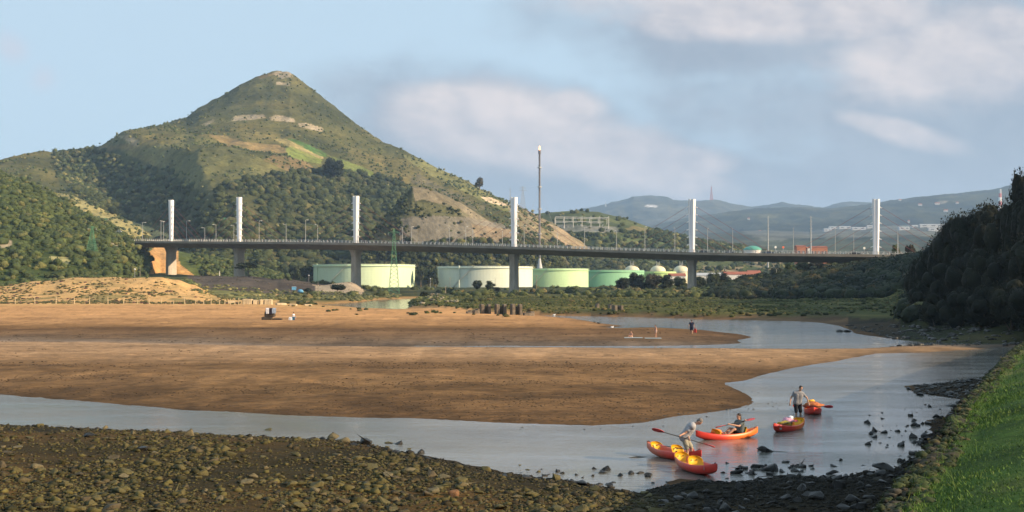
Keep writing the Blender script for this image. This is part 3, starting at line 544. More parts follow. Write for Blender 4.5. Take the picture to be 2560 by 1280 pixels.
scatter('dune_scrub', 'tufts and low plants growing on the sand dune', p, r, greens(len(p), (.045, .05, .017), (.10, .09, .03), (.10, .045, .04)), PR_S, M['leaf'], zs=.6)
p = flat_pts(2400, 470, 1000, 400, 530, lambda PX, D, z, d, k: .8 * (k > -.1) * (PX < 620) + .5 * (PX >= 620)); r = .4 + .9 * RNG.random(len(p)) ** 2; p[:, 2] += r * .1
scatter('embankment_weeds', 'yellowish weeds below the grey earth embankment', p, r, greens(len(p), (.06, .07, .03), (.13, .13, .05), (.24, .21, .08)), PR_S, M['leaf'], zs=.6)
p = flat_pts(1500, 0, 480, 455, 540, lambda PX, D, z, d, k: .8 + 0 * k); r = .6 + 1.2 * RNG.random(len(p)) ** 2; p[:, 2] += r * .2
scatter('thicket', 'green thicket between the dune and the hill', p, r, greens(len(p), (.05, .065, .022), (.10, .12, .035)), PR_S, M['leaf'])
# ---- single trees
def leaf_crown(seed, n, lumps, cs, flat=1., open_=.3):
    """crown of leaf sprays packed into a few lobes, in a unit box: radius 1, height 0..1 * 2"""
    r = np.random.default_rng(seed); C = r.normal(size=(lumps, 3)); C /= np.linalg.norm(C, axis=1)[:, None]; C *= (r.random(lumps) ** .45 * .72)[:, None]; R = .26 + .22 * r.random(lumps)
    w = R ** 2; ch = r.choice(lumps, n, p=w / w.sum()); d = r.normal(size=(n, 3)); d /= np.linalg.norm(d, axis=1)[:, None]
    O = C[ch] + d * (R[ch] * (.62 + .45 * r.random(n) ** .5))[:, None]; O[:, 2] *= flat
    a = r.normal(size=(n, 3)); b = r.normal(size=(n, 3)); a /= np.linalg.norm(a, axis=1)[:, None]; b /= np.linalg.norm(b, axis=1)[:, None]
    s = cs * (.55 + .9 * r.random(n))[:, None]; V = np.stack([O - a * s, O - b * s * .7, O + a * s, O + b * s * .7], 1).reshape(-1, 3)
    sh = np.repeat(.7 + .5 * r.random(n), 4) * np.repeat((.85 + .3 * r.random(lumps))[ch], 4)
    I2, F2 = ICO2; Vc, Fc = [], []
    for q in range(lumps):
        P = I2 * R[q] * .74 * (1 + .2 * r.normal(size=(len(I2), 1)) * .5); P = P + C[q]; P[:, 2] = P[:, 2] * flat; Vc.append(P); Fc.append(F2 + len(V) + q * len(I2))
    V2 = np.concatenate([V] + Vc); s2 = np.concatenate([sh, np.full(len(V2) - len(V), .7)])
    return V2, [np.arange(n * 4).reshape(-1, 4), np.concatenate(Fc)], s2
CROWNS = {}
def crown_mesh(kind, k, c):
    key = (kind, k, c)
    if key not in CROWNS:
        n, lumps, cs, flat = {'near': (13000, 34, .024, 1.), 'mid': (2200, 20, .07, 1.), 'far': (420, 9, .15, 1.), 'umb': (900, 12, .10, .6)}[kind]
        V, Fs, s = leaf_crown(100 + k, n, lumps, cs, flat); o = mk_mesh('crown', V, Fs, M['leaf'], np.array(c)[None] * s[:, None])
        CROWNS[key] = o.data; bpy.data.objects.remove(o)
    return CROWNS[key]
def tree(label, loc, h, w, kind='mid', k=0, c=(.045, .06, .022), trunk=.25, name='tree', cat='tree', group=None, lean=0., vis=True):
    t = thing(name, label, cat, loc, 0, group); ch = h * (1 - trunk) / 2; z0 = h - ch
    mb = MB(); tr = h * .022 + .05; r = random.Random(k * 31 + int(h * 10))
    mb.tube([(0, 0, -.4), (lean * .3, 0, h * trunk * .6), (lean, 0, z0), (lean * 1.2, .1, h - ch * .5)], [tr * 1.5, tr, tr * .6, tr * .25], 7)
    for q in range(5):
        a = q * 1.26 + r.random(); hz = h * trunk * (.7 + .3 * r.random()) + ch * .2 * r.random()
        mb.tube([(lean * .5, 0, hz), (lean * .7 + math.cos(a) * w * .18, math.sin(a) * w * .18, hz + ch * .5), (lean + math.cos(a) * w * .34, math.sin(a) * w * .34, hz + ch * .95)], [tr * .6, tr * .4, tr * .15], 5)
    mb.build('trunk', M['bark'], t)
    cr = link(bpy.data.objects.new('crown', crown_mesh(kind, k % 4, c)), t); cr.location = (lean, 0, z0); cr.scale = (w / 2, w / 2 * (.85 + .3 * r.random()), ch * 1.02); cr.rotation_euler.z = r.random() * 6
    return t
def gtree(label, px, ytop, wpx, D, yb=None, sink=0., **kw):
    x = (px - CX) / F * D; z = float(gz(x, D)) if yb is None else W(px, yb, D).z
    z -= sink; top = W(px, ytop, D).z; return tree(label, (x, D, z), top - z, wpx / F * D, **kw)
DK, MD, LT, BR = (.018, .026, .011), (.034, .046, .015), (.07, .085, .024), (.06, .05, .025)
gtree('tall dark tree with a topknot alone at the wood edge on the hill', 835, 394, 56, 1330, yb=452, kind='mid', k=1, c=DK, trunk=.1)
gtree('lone ragged tree on the right skyline of the big hill', 1199, 437, 32, 1500, yb=478, kind='far', k=2, c=BR, trunk=.2)
gtree('rounded tree left of the middle bridge pier in front of the white tank', 1194, 699, 26, 640, yb=728, kind='mid', k=0, c=MD, trunk=.12)
gtree('broad rounded tree just left of the middle bridge pier', 1224, 703, 38, 636, yb=731, kind='mid', k=3, c=MD, trunk=.1)
gtree('dark bush at the right foot of the broad rounded tree by the pier', 1242, 716, 22, 630, yb=735, kind='far', k=1, c=DK, trunk=.05, name='bush', cat='bush')
gtree('umbrella shaped pine leaning beside the second pier from the left', 624, 650, 64, 630, yb=700, kind='umb', k=0, c=(.030, .038, .014), trunk=.40, name='pine_tree', lean=-1.2)
gtree('dark mounded bush at the left foot of the gravel heap', 843, 708, 46, 505, yb=728, kind='mid', k=2, c=DK, trunk=.05, name='bush', cat='bush')
gtree('low dark bush left of the mounded bush by the gravel heap', 770, 718, 34, 500, yb=731, kind='far', k=3, c=DK, trunk=.05, name='bush', cat='bush')
gtree('wind bent bush on top of the stony point in the river', 1066, 728, 24, 370, yb=752, kind='mid', k=1, c=DK, trunk=.15, name='bush', cat='bush', lean=-.6)
gtree('low rounded green bush on the marsh under the dark trees', 1490, 733, 46, 420, kind='mid', k=3, c=(.06, .08, .026), trunk=.02, name='bush', cat='bush')
gtree('large pale green rounded bush on the marsh near the twin utility poles', 2168, 723, 78, 395, kind='mid', k=0, c=(.06, .085, .026), trunk=.02, name='bush', cat='bush')
gtree('dark bush beside the large pale green bush on the marsh', 2160, 733, 48, 375, kind='mid', k=1, c=DK, trunk=.02, name='bush', cat='bush')
gtree('rusty yellow leaved tree to the right of the bridge pier on the marsh', 1842, 704, 22, 520, kind='mid', k=2, c=(.13, .10, .03), trunk=.15)
for px, yt, wp, D, c, k, lb in ((1556, 692, 46, 600, DK, 0, 'dark tree at the left end of the dark clump beside the green tank'), (1592, 681, 54, 620, DK, 1, 'tall dark tree second from left in the clump beside the green tank'),
    (1632, 678, 56, 610, BR, 2, 'brownish topped tree in the middle of the dark clump below the domes'), (1668, 688, 48, 590, DK, 3, 'dark tree left of the pier in the clump below the domes'), (1700, 690, 44, 600, MD, 0, 'green tinged tree directly left of the right hand marsh pier'),
    (1610, 703, 60, 560, DK, 2, 'low dark tree in front of the dark clump'), (1748, 690, 44, 600, MD, 1, 'bushy tree directly right of the right hand marsh pier'), (1782, 676, 50, 640, MD, 2, 'rounded tree in front of the red roofed sheds'),
    (1812, 684, 40, 620, DK, 3, 'dark tree between the sheds and the rusty yellow tree'), (1868, 684, 52, 600, DK, 0, 'dark tree behind the rusty yellow tree'), (1900, 680, 46, 620, MD, 1, 'mid green tree to the right of the red roofed sheds'),
    (1940, 664, 52, 620, DK, 2, 'dark conical tree left of the bright tree under the deck'), (1975, 656, 44, 600, (.07, .10, .03), 3, 'bright green tree just under the bridge deck'), (2008, 650, 40, 580, MD, 0, 'tree under the deck to the right of the bright green tree'),
    (2040, 646, 40, 575, BR, 1, 'autumn tinted tree under the deck above the shaded bank'), (2090, 648, 42, 580, MD, 2, 'small tree close under the deck near the last tower'), (2180, 664, 56, 540, DK, 3, 'dark tree below the last tower pier'),
    (2236, 672, 60, 520, DK, 0, 'dark tree on the shaded bank beneath the right end of the deck'), (2120, 694, 70, 470, DK, 1, 'broad dark tree behind the cross armed pole'), (2200, 700, 70, 460, DK, 2, 'broad dark tree on the shaded bank above the pale bush'),
    (2262, 716, 60, 400, DK, 3, 'dark tree at the left foot of the wooded headland'), (1985, 705, 60, 500, DK, 1, 'low dark tree on the slope left of the cross armed pole'), (2050, 700, 60, 490, MD, 2, 'spreading tree on the shaded slope below the autumn tinted tree'), (1920, 712, 46, 500, DK, 3, 'low dark tree on the left end of the shaded slope'),
    (2240, 608, 30, 560, LT, 0, 'small sunlit tree standing above the deck line at the right end'), (2275, 606, 34, 570, BR, 1, 'olive tree above the deck beside the dark headland')):
    D2 = D; gtree(lb, px, yt, wp, D2, kind='mid' if wp > 38 else 'far', k=k, c=c, trunk=.08)
# trees round the tanks
for i, (px, yt, wp, D, yb, c, lb) in enumerate(((800, 655, 40, 860, 705, MD, 'tree standing at the left edge of the leftmost tank'), (770, 660, 40, 800, 712, DK, 'dark tree left of the leftmost tank'), (735, 652, 44, 840, 712, MD, 'green tree behind the embankment left of the tanks'),
    (700, 664, 40, 800, 706, MD, 'low tree behind the grey embankment'), (1052, 668, 26, 790, 716, DK, 'dark tree in the gap between the two big pale tanks'), (1072, 664, 28, 800, 716, MD, 'taller tree in the gap between the two big pale tanks'), (1088, 680, 22, 780, 718, DK, 'narrow tree hugging the left edge of the second tank'),
    (660, 672, 34, 760, 703, LT, 'yellowish tree to the right of the umbrella pine'))):
    gtree(lb, px, yt, wp, D, yb=yb, kind='far', k=i, c=c, trunk=.1)
# the wooded headland at the right: tall evergreen oaks
hd = [(2300, 640, 90, 205), (2335, 600, 110, 200), (2365, 560, 120, 195), (2400, 530, 130, 190), (2440, 498, 150, 184), (2485, 492, 150, 178), (2530, 500, 150, 172), (2562, 418, 140, 166), (2610, 380, 160, 160), (2310, 690, 100, 186), (2360, 650, 120, 176), (2420, 620, 140, 168), (2480, 610, 150, 160), (2540, 600, 160, 152), (2600, 560, 170, 146), (2340, 728, 90, 168), (2400, 710, 110, 158), (2465, 700, 130, 150), (2530, 690, 140, 142), (2600, 670, 160, 134), (2680, 640, 180, 128), (2680, 360, 190, 155)]
hl = ['leftmost evergreen oak of the headland, beside the deck end', 'oak at the left shoulder of the headland', 'oak rising behind the left shoulder of the headland', 'tall oak just left of the headland crest', 'tallest round crown of the headland crest', 'broad crown at the middle of the headland crest', 'crown in the dip right of the headland crest', 'tree rising at the right picture edge above the crest', 'tallest tree cut by the right picture edge',
      'oak halfway down the left flank of the headland', 'middle tier oak on the left of the headland', 'middle tier oak under the headland crest', 'middle tier oak under the dip of the crest', 'middle tier oak near the right picture edge', 'middle tier tree cut by the right picture edge', 'lowest oak at the left foot of the headland', 'low oak overhanging the dark shore', 'low oak overhanging the shore rocks at centre of the headland', 'low oak above the grass bank end', 'low tree at the right picture edge over the shore', 'tree just past the right picture edge', 'tall tree just past the right picture edge behind']
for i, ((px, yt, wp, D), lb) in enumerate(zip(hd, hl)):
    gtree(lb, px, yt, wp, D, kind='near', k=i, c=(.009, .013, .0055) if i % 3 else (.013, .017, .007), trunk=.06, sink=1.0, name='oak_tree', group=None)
p = flat_pts(2200, 2262, 3000, 128, 330, lambda PX, D, z, d, k: (z > 1.2) * .8); r = .8 + 1.6 * RNG.random(len(p)); p[:, 2] += r * .3
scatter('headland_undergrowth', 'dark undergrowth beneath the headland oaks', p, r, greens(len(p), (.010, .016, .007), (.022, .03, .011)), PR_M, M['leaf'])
n = 1500; xs = 30 + 300 * RNG.random(n); ys = -120 + 560 * RNG.random(n); zs_ = hillz(xs, ys); ok = (zs_ > 2) & (xs > .50 * ys + 12); p = np.stack([xs, ys, zs_ + 1], -1)[ok]
scatter('slope_woodland', 'woodland on the slope right of the estuary', p, 2.5 + 2.5 * RNG.random(len(p)), greens(len(p), (.02, .03, .013), (.05, .06, .022)), PR_S, M['leaffar'])
# ---- grass bank and its stone revetment beside the camera
EDGE = [(-60, -60), (-24, -30), (-7, -8), (-2.6, 0), (1.9, 8), (4.8, 14.3), (6.05, 17.2), (8.1, 21.7), (11, 28.4), (15.4, 38), (19.9, 48), (25.6, 60), (34, 76), (46, 98), (62, 125)]
ea = np.array(EDGE, dtype=float); es = np.concatenate([[0], np.cumsum(np.hypot(*np.diff(ea, axis=0).T))])
S = np.concatenate([np.linspace(0, es[3], 30)[:-1], np.linspace(es[3], es[10], 330)[:-1], np.linspace(es[10], es[-1], 60)])
ex, ey = np.interp(S, es, ea[:, 0]), np.interp(S, es, ea[:, 1])
for _ in range(30): ex[1:-1] = (ex[:-2] + ex[1:-1] * 2 + ex[2:]) / 4; ey[1:-1] = (ey[:-2] + ey[1:-1] * 2 + ey[2:]) / 4
tx, ty = np.gradient(ex), np.gradient(ey); tl = np.hypot(tx, ty); nx, ny = ty / tl, -tx / tl      # towards the land
def bank_z(o, x, y): return 3.75 + .05 * fbm(x / 2, y / 2, 3, 4) + np.where(o > 0, 1.15 * (1 - np.exp(-o / 3.2)) + np.maximum(o - 8, 0) * .04, 0)
def strip(name, offs, zf, m, cf):
    O, Sx = np.meshgrid(offs, np.arange(len(S))); X = ex[Sx] + nx[Sx] * O; Y = ey[Sx] + ny[Sx] * O
    Z = zf(O, X, Y); I = np.arange(X.size).reshape(X.shape)
    return mk_mesh(name, np.stack([X, Y, Z], -1).reshape(-1, 3), [np.stack([I[:-1, :-1], I[:-1, 1:], I[1:, 1:], I[1:, :-1]], -1).reshape(-1, 4)], m, cf(X, Y, O).reshape(-1, 3), True)
o = strip('grass_bank', np.concatenate([np.linspace(-.25, 6, 60), np.linspace(6.5, 60, 40)]), bank_z, M['grassbank'], lambda X, Y, O: lerpc(fbm(X / 2.5, Y / 2.5, 4, 19), [(-.5, (.032, .062, .012)), (0, (.052, .095, .017)), (.5, (.10, .11, .035))]))
tag(o, 'grassy bank rising beside the shore', 'bank', kind='structure')
o = strip('stone_revetment', np.concatenate([np.linspace(-2.6, -.12, 40), [.25, .9]]), lambda O, X, Y: np.where(O > 0, 3.45, np.where(O > -.6, 3.70, 3.70 + (O + .6) * 2.0) + .12 * fbm(X / .55, Y / .55, 3, 8)), M['revet'], lambda X, Y, O: lerpc(fbm(X, Y, 3, 2), [(-.5, (.1, .1, .1)), (.5, (.2, .2, .2))]))
tag(o, 'sloping dark stone revetment between the grass bank and the rocky shore', 'revetment')
def blades(n, o0, o1, s0, s1, h0, h1, wd):
    s = s0 + (s1 - s0) * RNG.random(n); o = o0 + (o1 - o0) * RNG.random(n) ** 1.3
    x = np.interp(s, S, ex) + np.interp(s, S, nx) * o; y = np.interp(s, S, ey) + np.interp(s, S, ny) * o; z = bank_z(o, x, y) - .02
    k = fbm(x / 1.3, y / 1.3, 3, 29); h = (h0 + (h1 - h0) * RNG.random(n) ** 2) * (1 + .7 * k) * (1 + .2 * (o < .35)); a = RNG.random(n) * 6.283; lx, ly = RNG.normal(size=(2, n)) * h * .45
    w = wd * (.6 + .8 * RNG.random(n)); B = np.stack([x, y, z], -1); dx = np.stack([np.cos(a) * w, np.sin(a) * w, 0 * w], -1)
    V = np.stack([B - dx, B + dx, B + np.stack([lx, ly, h], -1)], 1).reshape(-1, 3)
    c = lerpc(k * .6 + .9 * fbm(x / 4.5, y / 4.5, 3, 301) + .3 * RNG.normal(size=n), [(-.7, (.032, .068, .011)), (0, (.062, .125, .018)), (.6, (.09, .15, .026)), (1.1, (.13, .15, .04))]); return V, np.repeat(c, 3, axis=0)
a1 = blades(70000, -.3, 4.5, np.interp(9, ey, S), np.interp(30, ey, S),   .02, .055, .011); a2 = blades(50000, -.3, 12, np.interp(24, ey, S), np.interp(70, ey, S), .025, .075, .018); a3 = blades(350, -.4, .3, np.interp(10, ey, S), np.interp(40, ey, S), .10, .30, .005)
V = np.concatenate([a1[0], a2[0], a3[0]]); C_ = np.concatenate([a1[1], a2[1], a3[1]])
tag(mk_mesh('grass', V, [np.arange(len(V)).reshape(-1, 3)], M['blade'], C_), 'short green grass on the bank with longer stems at its edge', 'grass', kind='stuff')
p = flat_pts(9000, 1780, 2420, 385, 660, lambda PX, D, z, d, k: np.where(k > -.35, .85, .25) * (z > 1.5)); r = .8 + 2.2 * RNG.random(len(p)) ** 1.6; p[:, 2] += r * .3
colr = greens(len(p), (.010, .015, .006), (.028, .036, .012), (.05, .04, .012)); painted_lit = (p[:, 1] > 520)[:, None]; scatter('slope_thicket', 'dark thicket covering the shaded slope under the right end of the bridge', p, r, np.where(painted_lit, colr * 2., colr), PR_M, M['leaf'])  # slope's shade put into the leaf colour, lighter where its top is sunlit
p = flat_pts(26000, 900, 2320, 222, 470, lambda PX, D, z, d, k: (flat_pts.m > .5) * np.clip(.45 + 1.2 * k, .05, .9)); r = .12 + .26 * RNG.random(len(p)) ** 2; p[:, 2] += r * .1
colr = greens(len(p), (.034, .045, .012), (.090, .100, .026), (.15, .12, .04)); scatter('marsh_grass', 'rough tussocky grass of the salt marsh', p, r, colr, PR_S, M['leaf'], zs=.8, cat='grass')
p = flat_pts(1500, 470, 910, 512, 640, lambda PX, D, z, d, k: .6 + 0 * k); r = .10 + .35 * RNG.random(len(p)) ** 3; p[:, 2] += r * .1
scatter('embankment_rubble', 'rubble and dry weeds on the grey embankment', p, r, np.where(RNG.random((len(p), 1)) < .4, np.array([.16, .13, .10]), np.array([.05, .045, .025])) * (.6 + .8 * RNG.random((len(p), 1))), PR_S, M['rock'], zs=.6, cat='rubble')
# rough stones and weeds over the revetment
n = 9000; s_ = np.interp(6, ey, S) + (np.interp(75, ey, S) - np.interp(6, ey, S)) * RNG.random(n); o_ = -2.4 + 2.3 * RNG.random(n); x_ = np.interp(s_, S, ex) + np.interp(s_, S, nx) * o_; y_ = np.interp(s_, S, ey) + np.interp(s_, S, ny) * o_
zz_ = np.where(o_ > -.6, 3.70, 3.70 + (o_ + .6) * 2.0); P_ = np.stack([x_, y_, zz_ + .02], -1); wdy = (RNG.random(n) < np.interp(o_, [-2.4, -1.2, 0], [.1, .4, .95]))
scatter('revetment_stones', 'dark rough stones packed on the revetment slope', P_[~wdy], (.03 + .09 * RNG.random(n) ** 2.5)[~wdy], np.array([.035, .031, .022]) * (.5 + RNG.random(((~wdy).sum(), 1))), [lump_proto(50 + q, ICO1, .5) for q in range(4)], M['rock'], zs=.7, cat='stones')
scatter('revetment_weeds', 'dark weeds growing out of the revetment', P_[wdy], (.03 + .10 * RNG.random(n) ** 1.5)[wdy], greens(int(wdy.sum()), (.018, .026, .009), (.045, .058, .018), (.07, .06, .025)), PR_S, M['leaf'], zs=.7)
# ---------------------------------------------------------------- the cable stayed bridge
MA = [(320, None, 601, 4.2), (428, 500, 601, 4.42), (598, 493, 602, 4.73), (890, 490, 605, 5.0), (1285, 493, 614, 5.26), (1730, 498, 628, 5.62), (2190, 498, 634, 5.84), (2480, None, 639, 5.9)]
MP = [W(px, yd, F / s) - Vector((0, 0, 1.0)) for px, yt, yd, s in MA]
sk = np.concatenate([[0], np.cumsum([(MP[i + 1] - MP[i]).length for i in range(len(MP) - 1)])])
def spl(t):
    """smooth path through the tower feet"""
    i = int(np.clip(np.searchsorted(sk, t) - 1, 0, len(MP) - 2)); h = sk[i + 1] - sk[i]; u = (t - sk[i]) / h
    def tg(k): return (MP[min(k + 1, len(MP) - 1)] - MP[max(k - 1, 0)]) / (sk[min(k + 1, len(MP) - 1)] - sk[max(k - 1, 0)])
    return MP[i] * (2 * u ** 3 - 3 * u * u + 1) + tg(i) * h * (u ** 3 - 2 * u * u + u) + MP[i + 1] * (-2 * u ** 3 + 3 * u * u) + tg(i + 1) * h * (u ** 3 - u * u)
def frame_at(t):
    p = spl(t); d = (spl(min(t + 1, sk[-1])) - spl(max(t - 1, 0))).normalized(); n = Vector((d.y, -d.x, 0)).normalized(); return p, d, n   # n points to the near side
bridge = thing('cable_stayed_bridge', 'long road bridge with six white masts and red stay cables crossing the valley', 'bridge', tuple(MP[4]) [:2] + (0.,)); B0 = Vector((MP[4].x, MP[4].y, 0))
prof_ = [(-12, .35), (-12, -.75), (-10.8, -1.05), (-5.2, -3.1), (5.2, -3.1), (10.8, -1.05), (12, -.75), (12, .35), (11.6, .35), (11.6, 0), (-11.6, 0), (-11.6, .35)]
ts = np.linspace(0, sk[-1], 150); V = []; nf = len(prof_)
for t in ts:
    p, d, n = frame_at(t); V += [p + n * o + Vector((0, 0, z)) - B0 for o, z in prof_]
MB().add(V, [(i * nf + k, (i + 1) * nf + k, (i + 1) * nf + (k + 1) % nf, i * nf + (k + 1) % nf) for i in range(len(ts) - 1) for k in range(nf)] + [tuple(range(nf)), tuple(reversed([(len(ts) - 1) * nf + k for k in range(nf)]))]).build('deck', M['deck'], bridge)
for o, nm in ((11.8, 'near'), (-11.8, 'far')):
    r = MB(); tt = np.arange(1, sk[-1] - 1, 2.15)
    for t in tt:
        p, d, n = frame_at(t); r.box(p + n * o + Vector((0, 0, .95)) - B0, (.26, .2, 1.25), math.atan2(d.y, d.x))
    for hh in (1.0, 1.5): r.tube([frame_at(t)[0] + frame_at(t)[2] * o + Vector((0, 0, hh)) - B0 for t in tt[::3]], .06, 4)
    r.build('railing', M['rail'], bridge)
for i in range(1, 7):
    p, d, n = frame_at(sk[i]); a = math.atan2(d.y, d.x); s = MA[i][3]; hgt = (MA[i][2] - MA[i][1]) / s + 1.0
    # mast: slim, widening upward, with two raised ribs on each broad face
    secs = []; Vm = []
    for q in range(7):
        u = q / 6; w = (1.15 + .42 * u); dp = (.9 + .35 * u); zz_ = hgt * u
        for x, y in ((-w, -dp * .5), (-w * .55, -dp), (-w * .40, -dp), (-w * .32, -dp * .72), (w * .32, -dp * .72), (w * .40, -dp), (w * .55, -dp), (w, -dp * .5), (w, dp * .5), (w * .55, dp), (w * .40, dp), (w * .32, dp * .72), (-w * .32, dp * .72), (-w * .40, dp), (-w * .55, dp), (-w, dp * .5)):
            Vm.append(p + d * x + n * (-y) + Vector((0, 0, zz_)) - B0)
    nn = 16; mo = MB().add(Vm, [(q * nn + k, q * nn + (k + 1) % nn, (q + 1) * nn + (k + 1) % nn, (q + 1) * nn + k) for q in range(6) for k in range(nn)] + [tuple(range(96, 112)), tuple(reversed(range(16)))]).build('mast', M['white'], bridge)
    for q, fr in enumerate((.86, .725, .585, .445, .305, .165)):
        for sg in (-1, 1):
            w = 1.15 + .42 * fr; c = p + d * sg * (w + .45) + Vector((0, 0, hgt * fr)) - B0
            MB().box(c - Vector((0, 0, .1)), (1.3, .5, .32), M=Matrix.Rotation(a, 3, 'Z') @ Matrix.Rotation(sg * .45, 3, 'Y')).build('anchor_bracket', M['white'], mo)
            ln = 36 * fr / .86; t2 = float(np.clip(sk[i] + sg * ln, 0, sk[-1])); e = frame_at(t2)[0]
            MB().tube([c, e - B0 + Vector((0, 0, .2))], .06, 5).build('stay_cable', M['cable'], bridge)
    gzv = float(gz(p.x, p.y)) if i < 6 else 12.
    gzv = max(gzv, 1) - 2; top = p.z - 3.0; pr = MB(); hh = top - gzv; Rm = Matrix.Rotation(a, 3, 'Z'); Vp = []
    for u, wx, wy in ((0, 1.75, 2.7), (.84, 1.55, 2.5), (.93, 1.8, 3.0), (1, 2.2, 3.6)):
        for x, y in ((-1, -.75), (-.8, -1), (-.12, -1), (-.07, -.93), (.07, -.93), (.12, -1), (.8, -1), (1, -.75), (1, .75), (.8, 1), (-.8, 1), (-1, .75)): Vp.append(Rm @ Vector((x * wx, y * wy, 0)) + Vector((p.x, p.y, gzv + hh * u)) - B0)
    pr.add(Vp, [(q * 12 + k, q * 12 + (k + 1) % 12, (q + 1) * 12 + (k + 1) % 12, (q + 1) * 12 + k) for q in range(3) for k in range(12)] + [tuple(range(36, 48))]).build('pier', M['concrete'], bridge)
def t_at(px):
    """distance along the bridge at which it crosses a bearing"""
    lo, hi = 0, sk[-1]
    for _ in range(40):
        m = (lo + hi) / 2; p = spl(m)
        if CX + F * p.x / p.y < px: lo = m
        else: hi = m
    return lo
# street lamps along both kerbs
def lamp(h, arm):
    t = thing('street_lamp', 'x', 'street lamp'); MB().tube([(0, 0, 0), (0, 0, h * .6), (0, 0, h)], [.15, .11, .08], 6).build('pole', M['galv'], t)
    MB().tube([(0, 0, h), (arm * .5, 0, h + .18), (arm, 0, h + .2)], [.07, .06, .06], 5).box((arm + .25, 0, h + .2), (.9, .34, .2)).build('lamp_head', M['galv'], t); return t
LP = [(365, 553, 0), (401, 555, 1), (448, 553, 1), (467, 570, 0), (495, 562, 0), (512, 551, 1), (541, 564, 0), (680, 561, 0), (684, 551, 1), (762, 562, 0), (796, 549, 1), (862, 562, 0), (917, 551, 1), (981, 568, 0), (1053, 566, 1), (1102, 570, 0), (1160, 572, 0), (1187, 566, 1), (1234, 575, 0), (1335, 563, 1), (1369, 572, 0), (1486, 567, 1), (1518, 577, 0), (1632, 566, 1), (1670, 570, 0), (1780, 570, 1), (1823, 572, 0), (1985, 570, 1), (2086, 573, 1), (2138, 582, 0), (2234, 574, 1), (2257, 586, 0)]
NMS = ['first', 'second', 'third', 'fourth', 'fifth', 'sixth']
def mast_words(px):
    ms = [428, 598, 890, 1285, 1730, 2190]; k = sum(px > m for m in ms)
    return ('left of the first mast' if k == 0 else 'right of the last mast' if k == 6 else 'between the %s and %s masts' % (NMS[k - 1], NMS[k])), k
cnt = {}; lp0 = lamp(9.0, 1.6)
for px, yt, near in LP:
    t = t_at(px); p, d, n = frame_at(t); w, k = mast_words(px); o = 11.2 if near else -11.2
    q = cnt.setdefault((k, near), 0); cnt[(k, near)] += 1
    same = [l[0] for l in LP if mast_words(l[0])[1] == k and l[2] == near]; ordn = '' if len(same) == 1 else ['leftmost ', 'second ', 'third '][q] if q < 3 else 'fourth '
    if len(same) > 1 and q == len(same) - 1: ordn = 'rightmost '
    l = lp0 if cnt and px == 365 else copy_tree(lp0)
    tag(l, '%s%s bridge lamp %s' % (ordn, 'near side' if near else 'far side', w), 'street lamp', 'lamp posts along the bridge')
    l.location = p + n * o; l.rotation_euler.z = math.atan2(-n.y * (1 if near else -1), -n.x * (1 if near else -1)); zt = (YH - yt) / F * (p.y - (11 if near else -11)) + H; l.scale = (1, 1, max(.5, (zt - p.z) / 9.2))
# gantry sign at the left end
t = t_at(330); p, d, n = frame_at(t); a = math.atan2(d.y, d.x); g = thing('gantry_sign', 'cantilever road sign gantry at the left end of the bridge', 'sign', p + n * 11, a)
MB().tube([(0, 0, 0), (0, 0, 5.8)], .22, 8).tube([(0, 0, 5.6), (9, 0, 5.6)], .16, 6).tube([(0, 0, 4.7), (9, 0, 4.7)], .16, 6).build('gantry_frame', M['white'], g)
for x in (4.4, 6.7): MB().box((x, -.1, 5.7), (1.9, .12, 2.2)).build('sign_panel', M['galv'], g)
# round signs and cars on the deck
for px, col, lb in ((1935, (.8, .8, .78), 'round white sign on a thin post near the bridge parapet'), (1955, (.75, .16, .08), 'round red sign on a thin post right of the white one'), (2165, (.8, .8, .78), 'round white sign left of the last bridge mast')):
    p, d, n = frame_at(t_at(px)); s_ = thing('road_sign', lb, 'sign', p - n * 11.4); MB().tube([(0, 0, 0), (0, 0, 3.4)], .06, 5).build('post', M['galv'], s_)
    MB().ell((0, -.1, 3.6), (.5, .05, .5)).build('sign_face', mat('sign_paint', col, .4, .5, vary=((3, .95, 1.05),)), s_)
def car(lb, px, col, o=7.):
    p, d, n = frame_at(t_at(px)); c = thing('car', lb, 'car', p + n * o, math.atan2(d.y, d.x), 'cars driving over the bridge')
    pr = [(-2.1, .45), (-2.15, .85), (-1.4, .98), (1.1, .95), (2.05, .8), (2.15, .45)]; V = [(x, y, z) for y in (-.85, .85) for x, z in pr]; k = len(pr)
    MB().add(V, [tuple(range(k)), tuple(reversed(range(k, 2 * k)))] + [(i, i + k, (i + 1) % k + k, (i + 1) % k) for i in range(k)]).build('body', col, c)
    V = [(x, y * (1 - (z - .9) * .25), z) for y in (-.78, .78) for x, z in ((-1.7, .95), (-1.1, 1.45), (.35, 1.47), (1.15, .95))]
    MB().add(V, [(0, 1, 2, 3), (7, 6, 5, 4), (0, 4, 5, 1), (1, 5, 6, 2), (2, 6, 7, 3)]).build('cabin', M['black'], c)
    for x in (-1.35, 1.35):
        for y in (-.82, .82):
            MB().tube([(x, y - .1, .33), (x, y + .1, .33)], .33, 12).build('wheel', M['black'], c)
car('dark car on the bridge just right of the fifth mast', 1768, mat('dark_car_paint', (.03, .035, .045), .3, .6, vary=((1, .9, 1.1),)))
car('grey car on the bridge left of the green dome', 1830, mat('grey_car_paint', (.2, .21, .22), .3, .6, vary=((1, .9, 1.1),)))
car('black car on the bridge left of the last mast', 2135, mat('black_car_paint', (.015, .015, .02), .3, .6, vary=((1, .9, 1.1),)))
car('dark blue car on the bridge between the fifth mast and the orange building', 1925, mat('blue_car_paint', (.03, .05, .1), .3, .6, vary=((1, .9, 1.1),)))
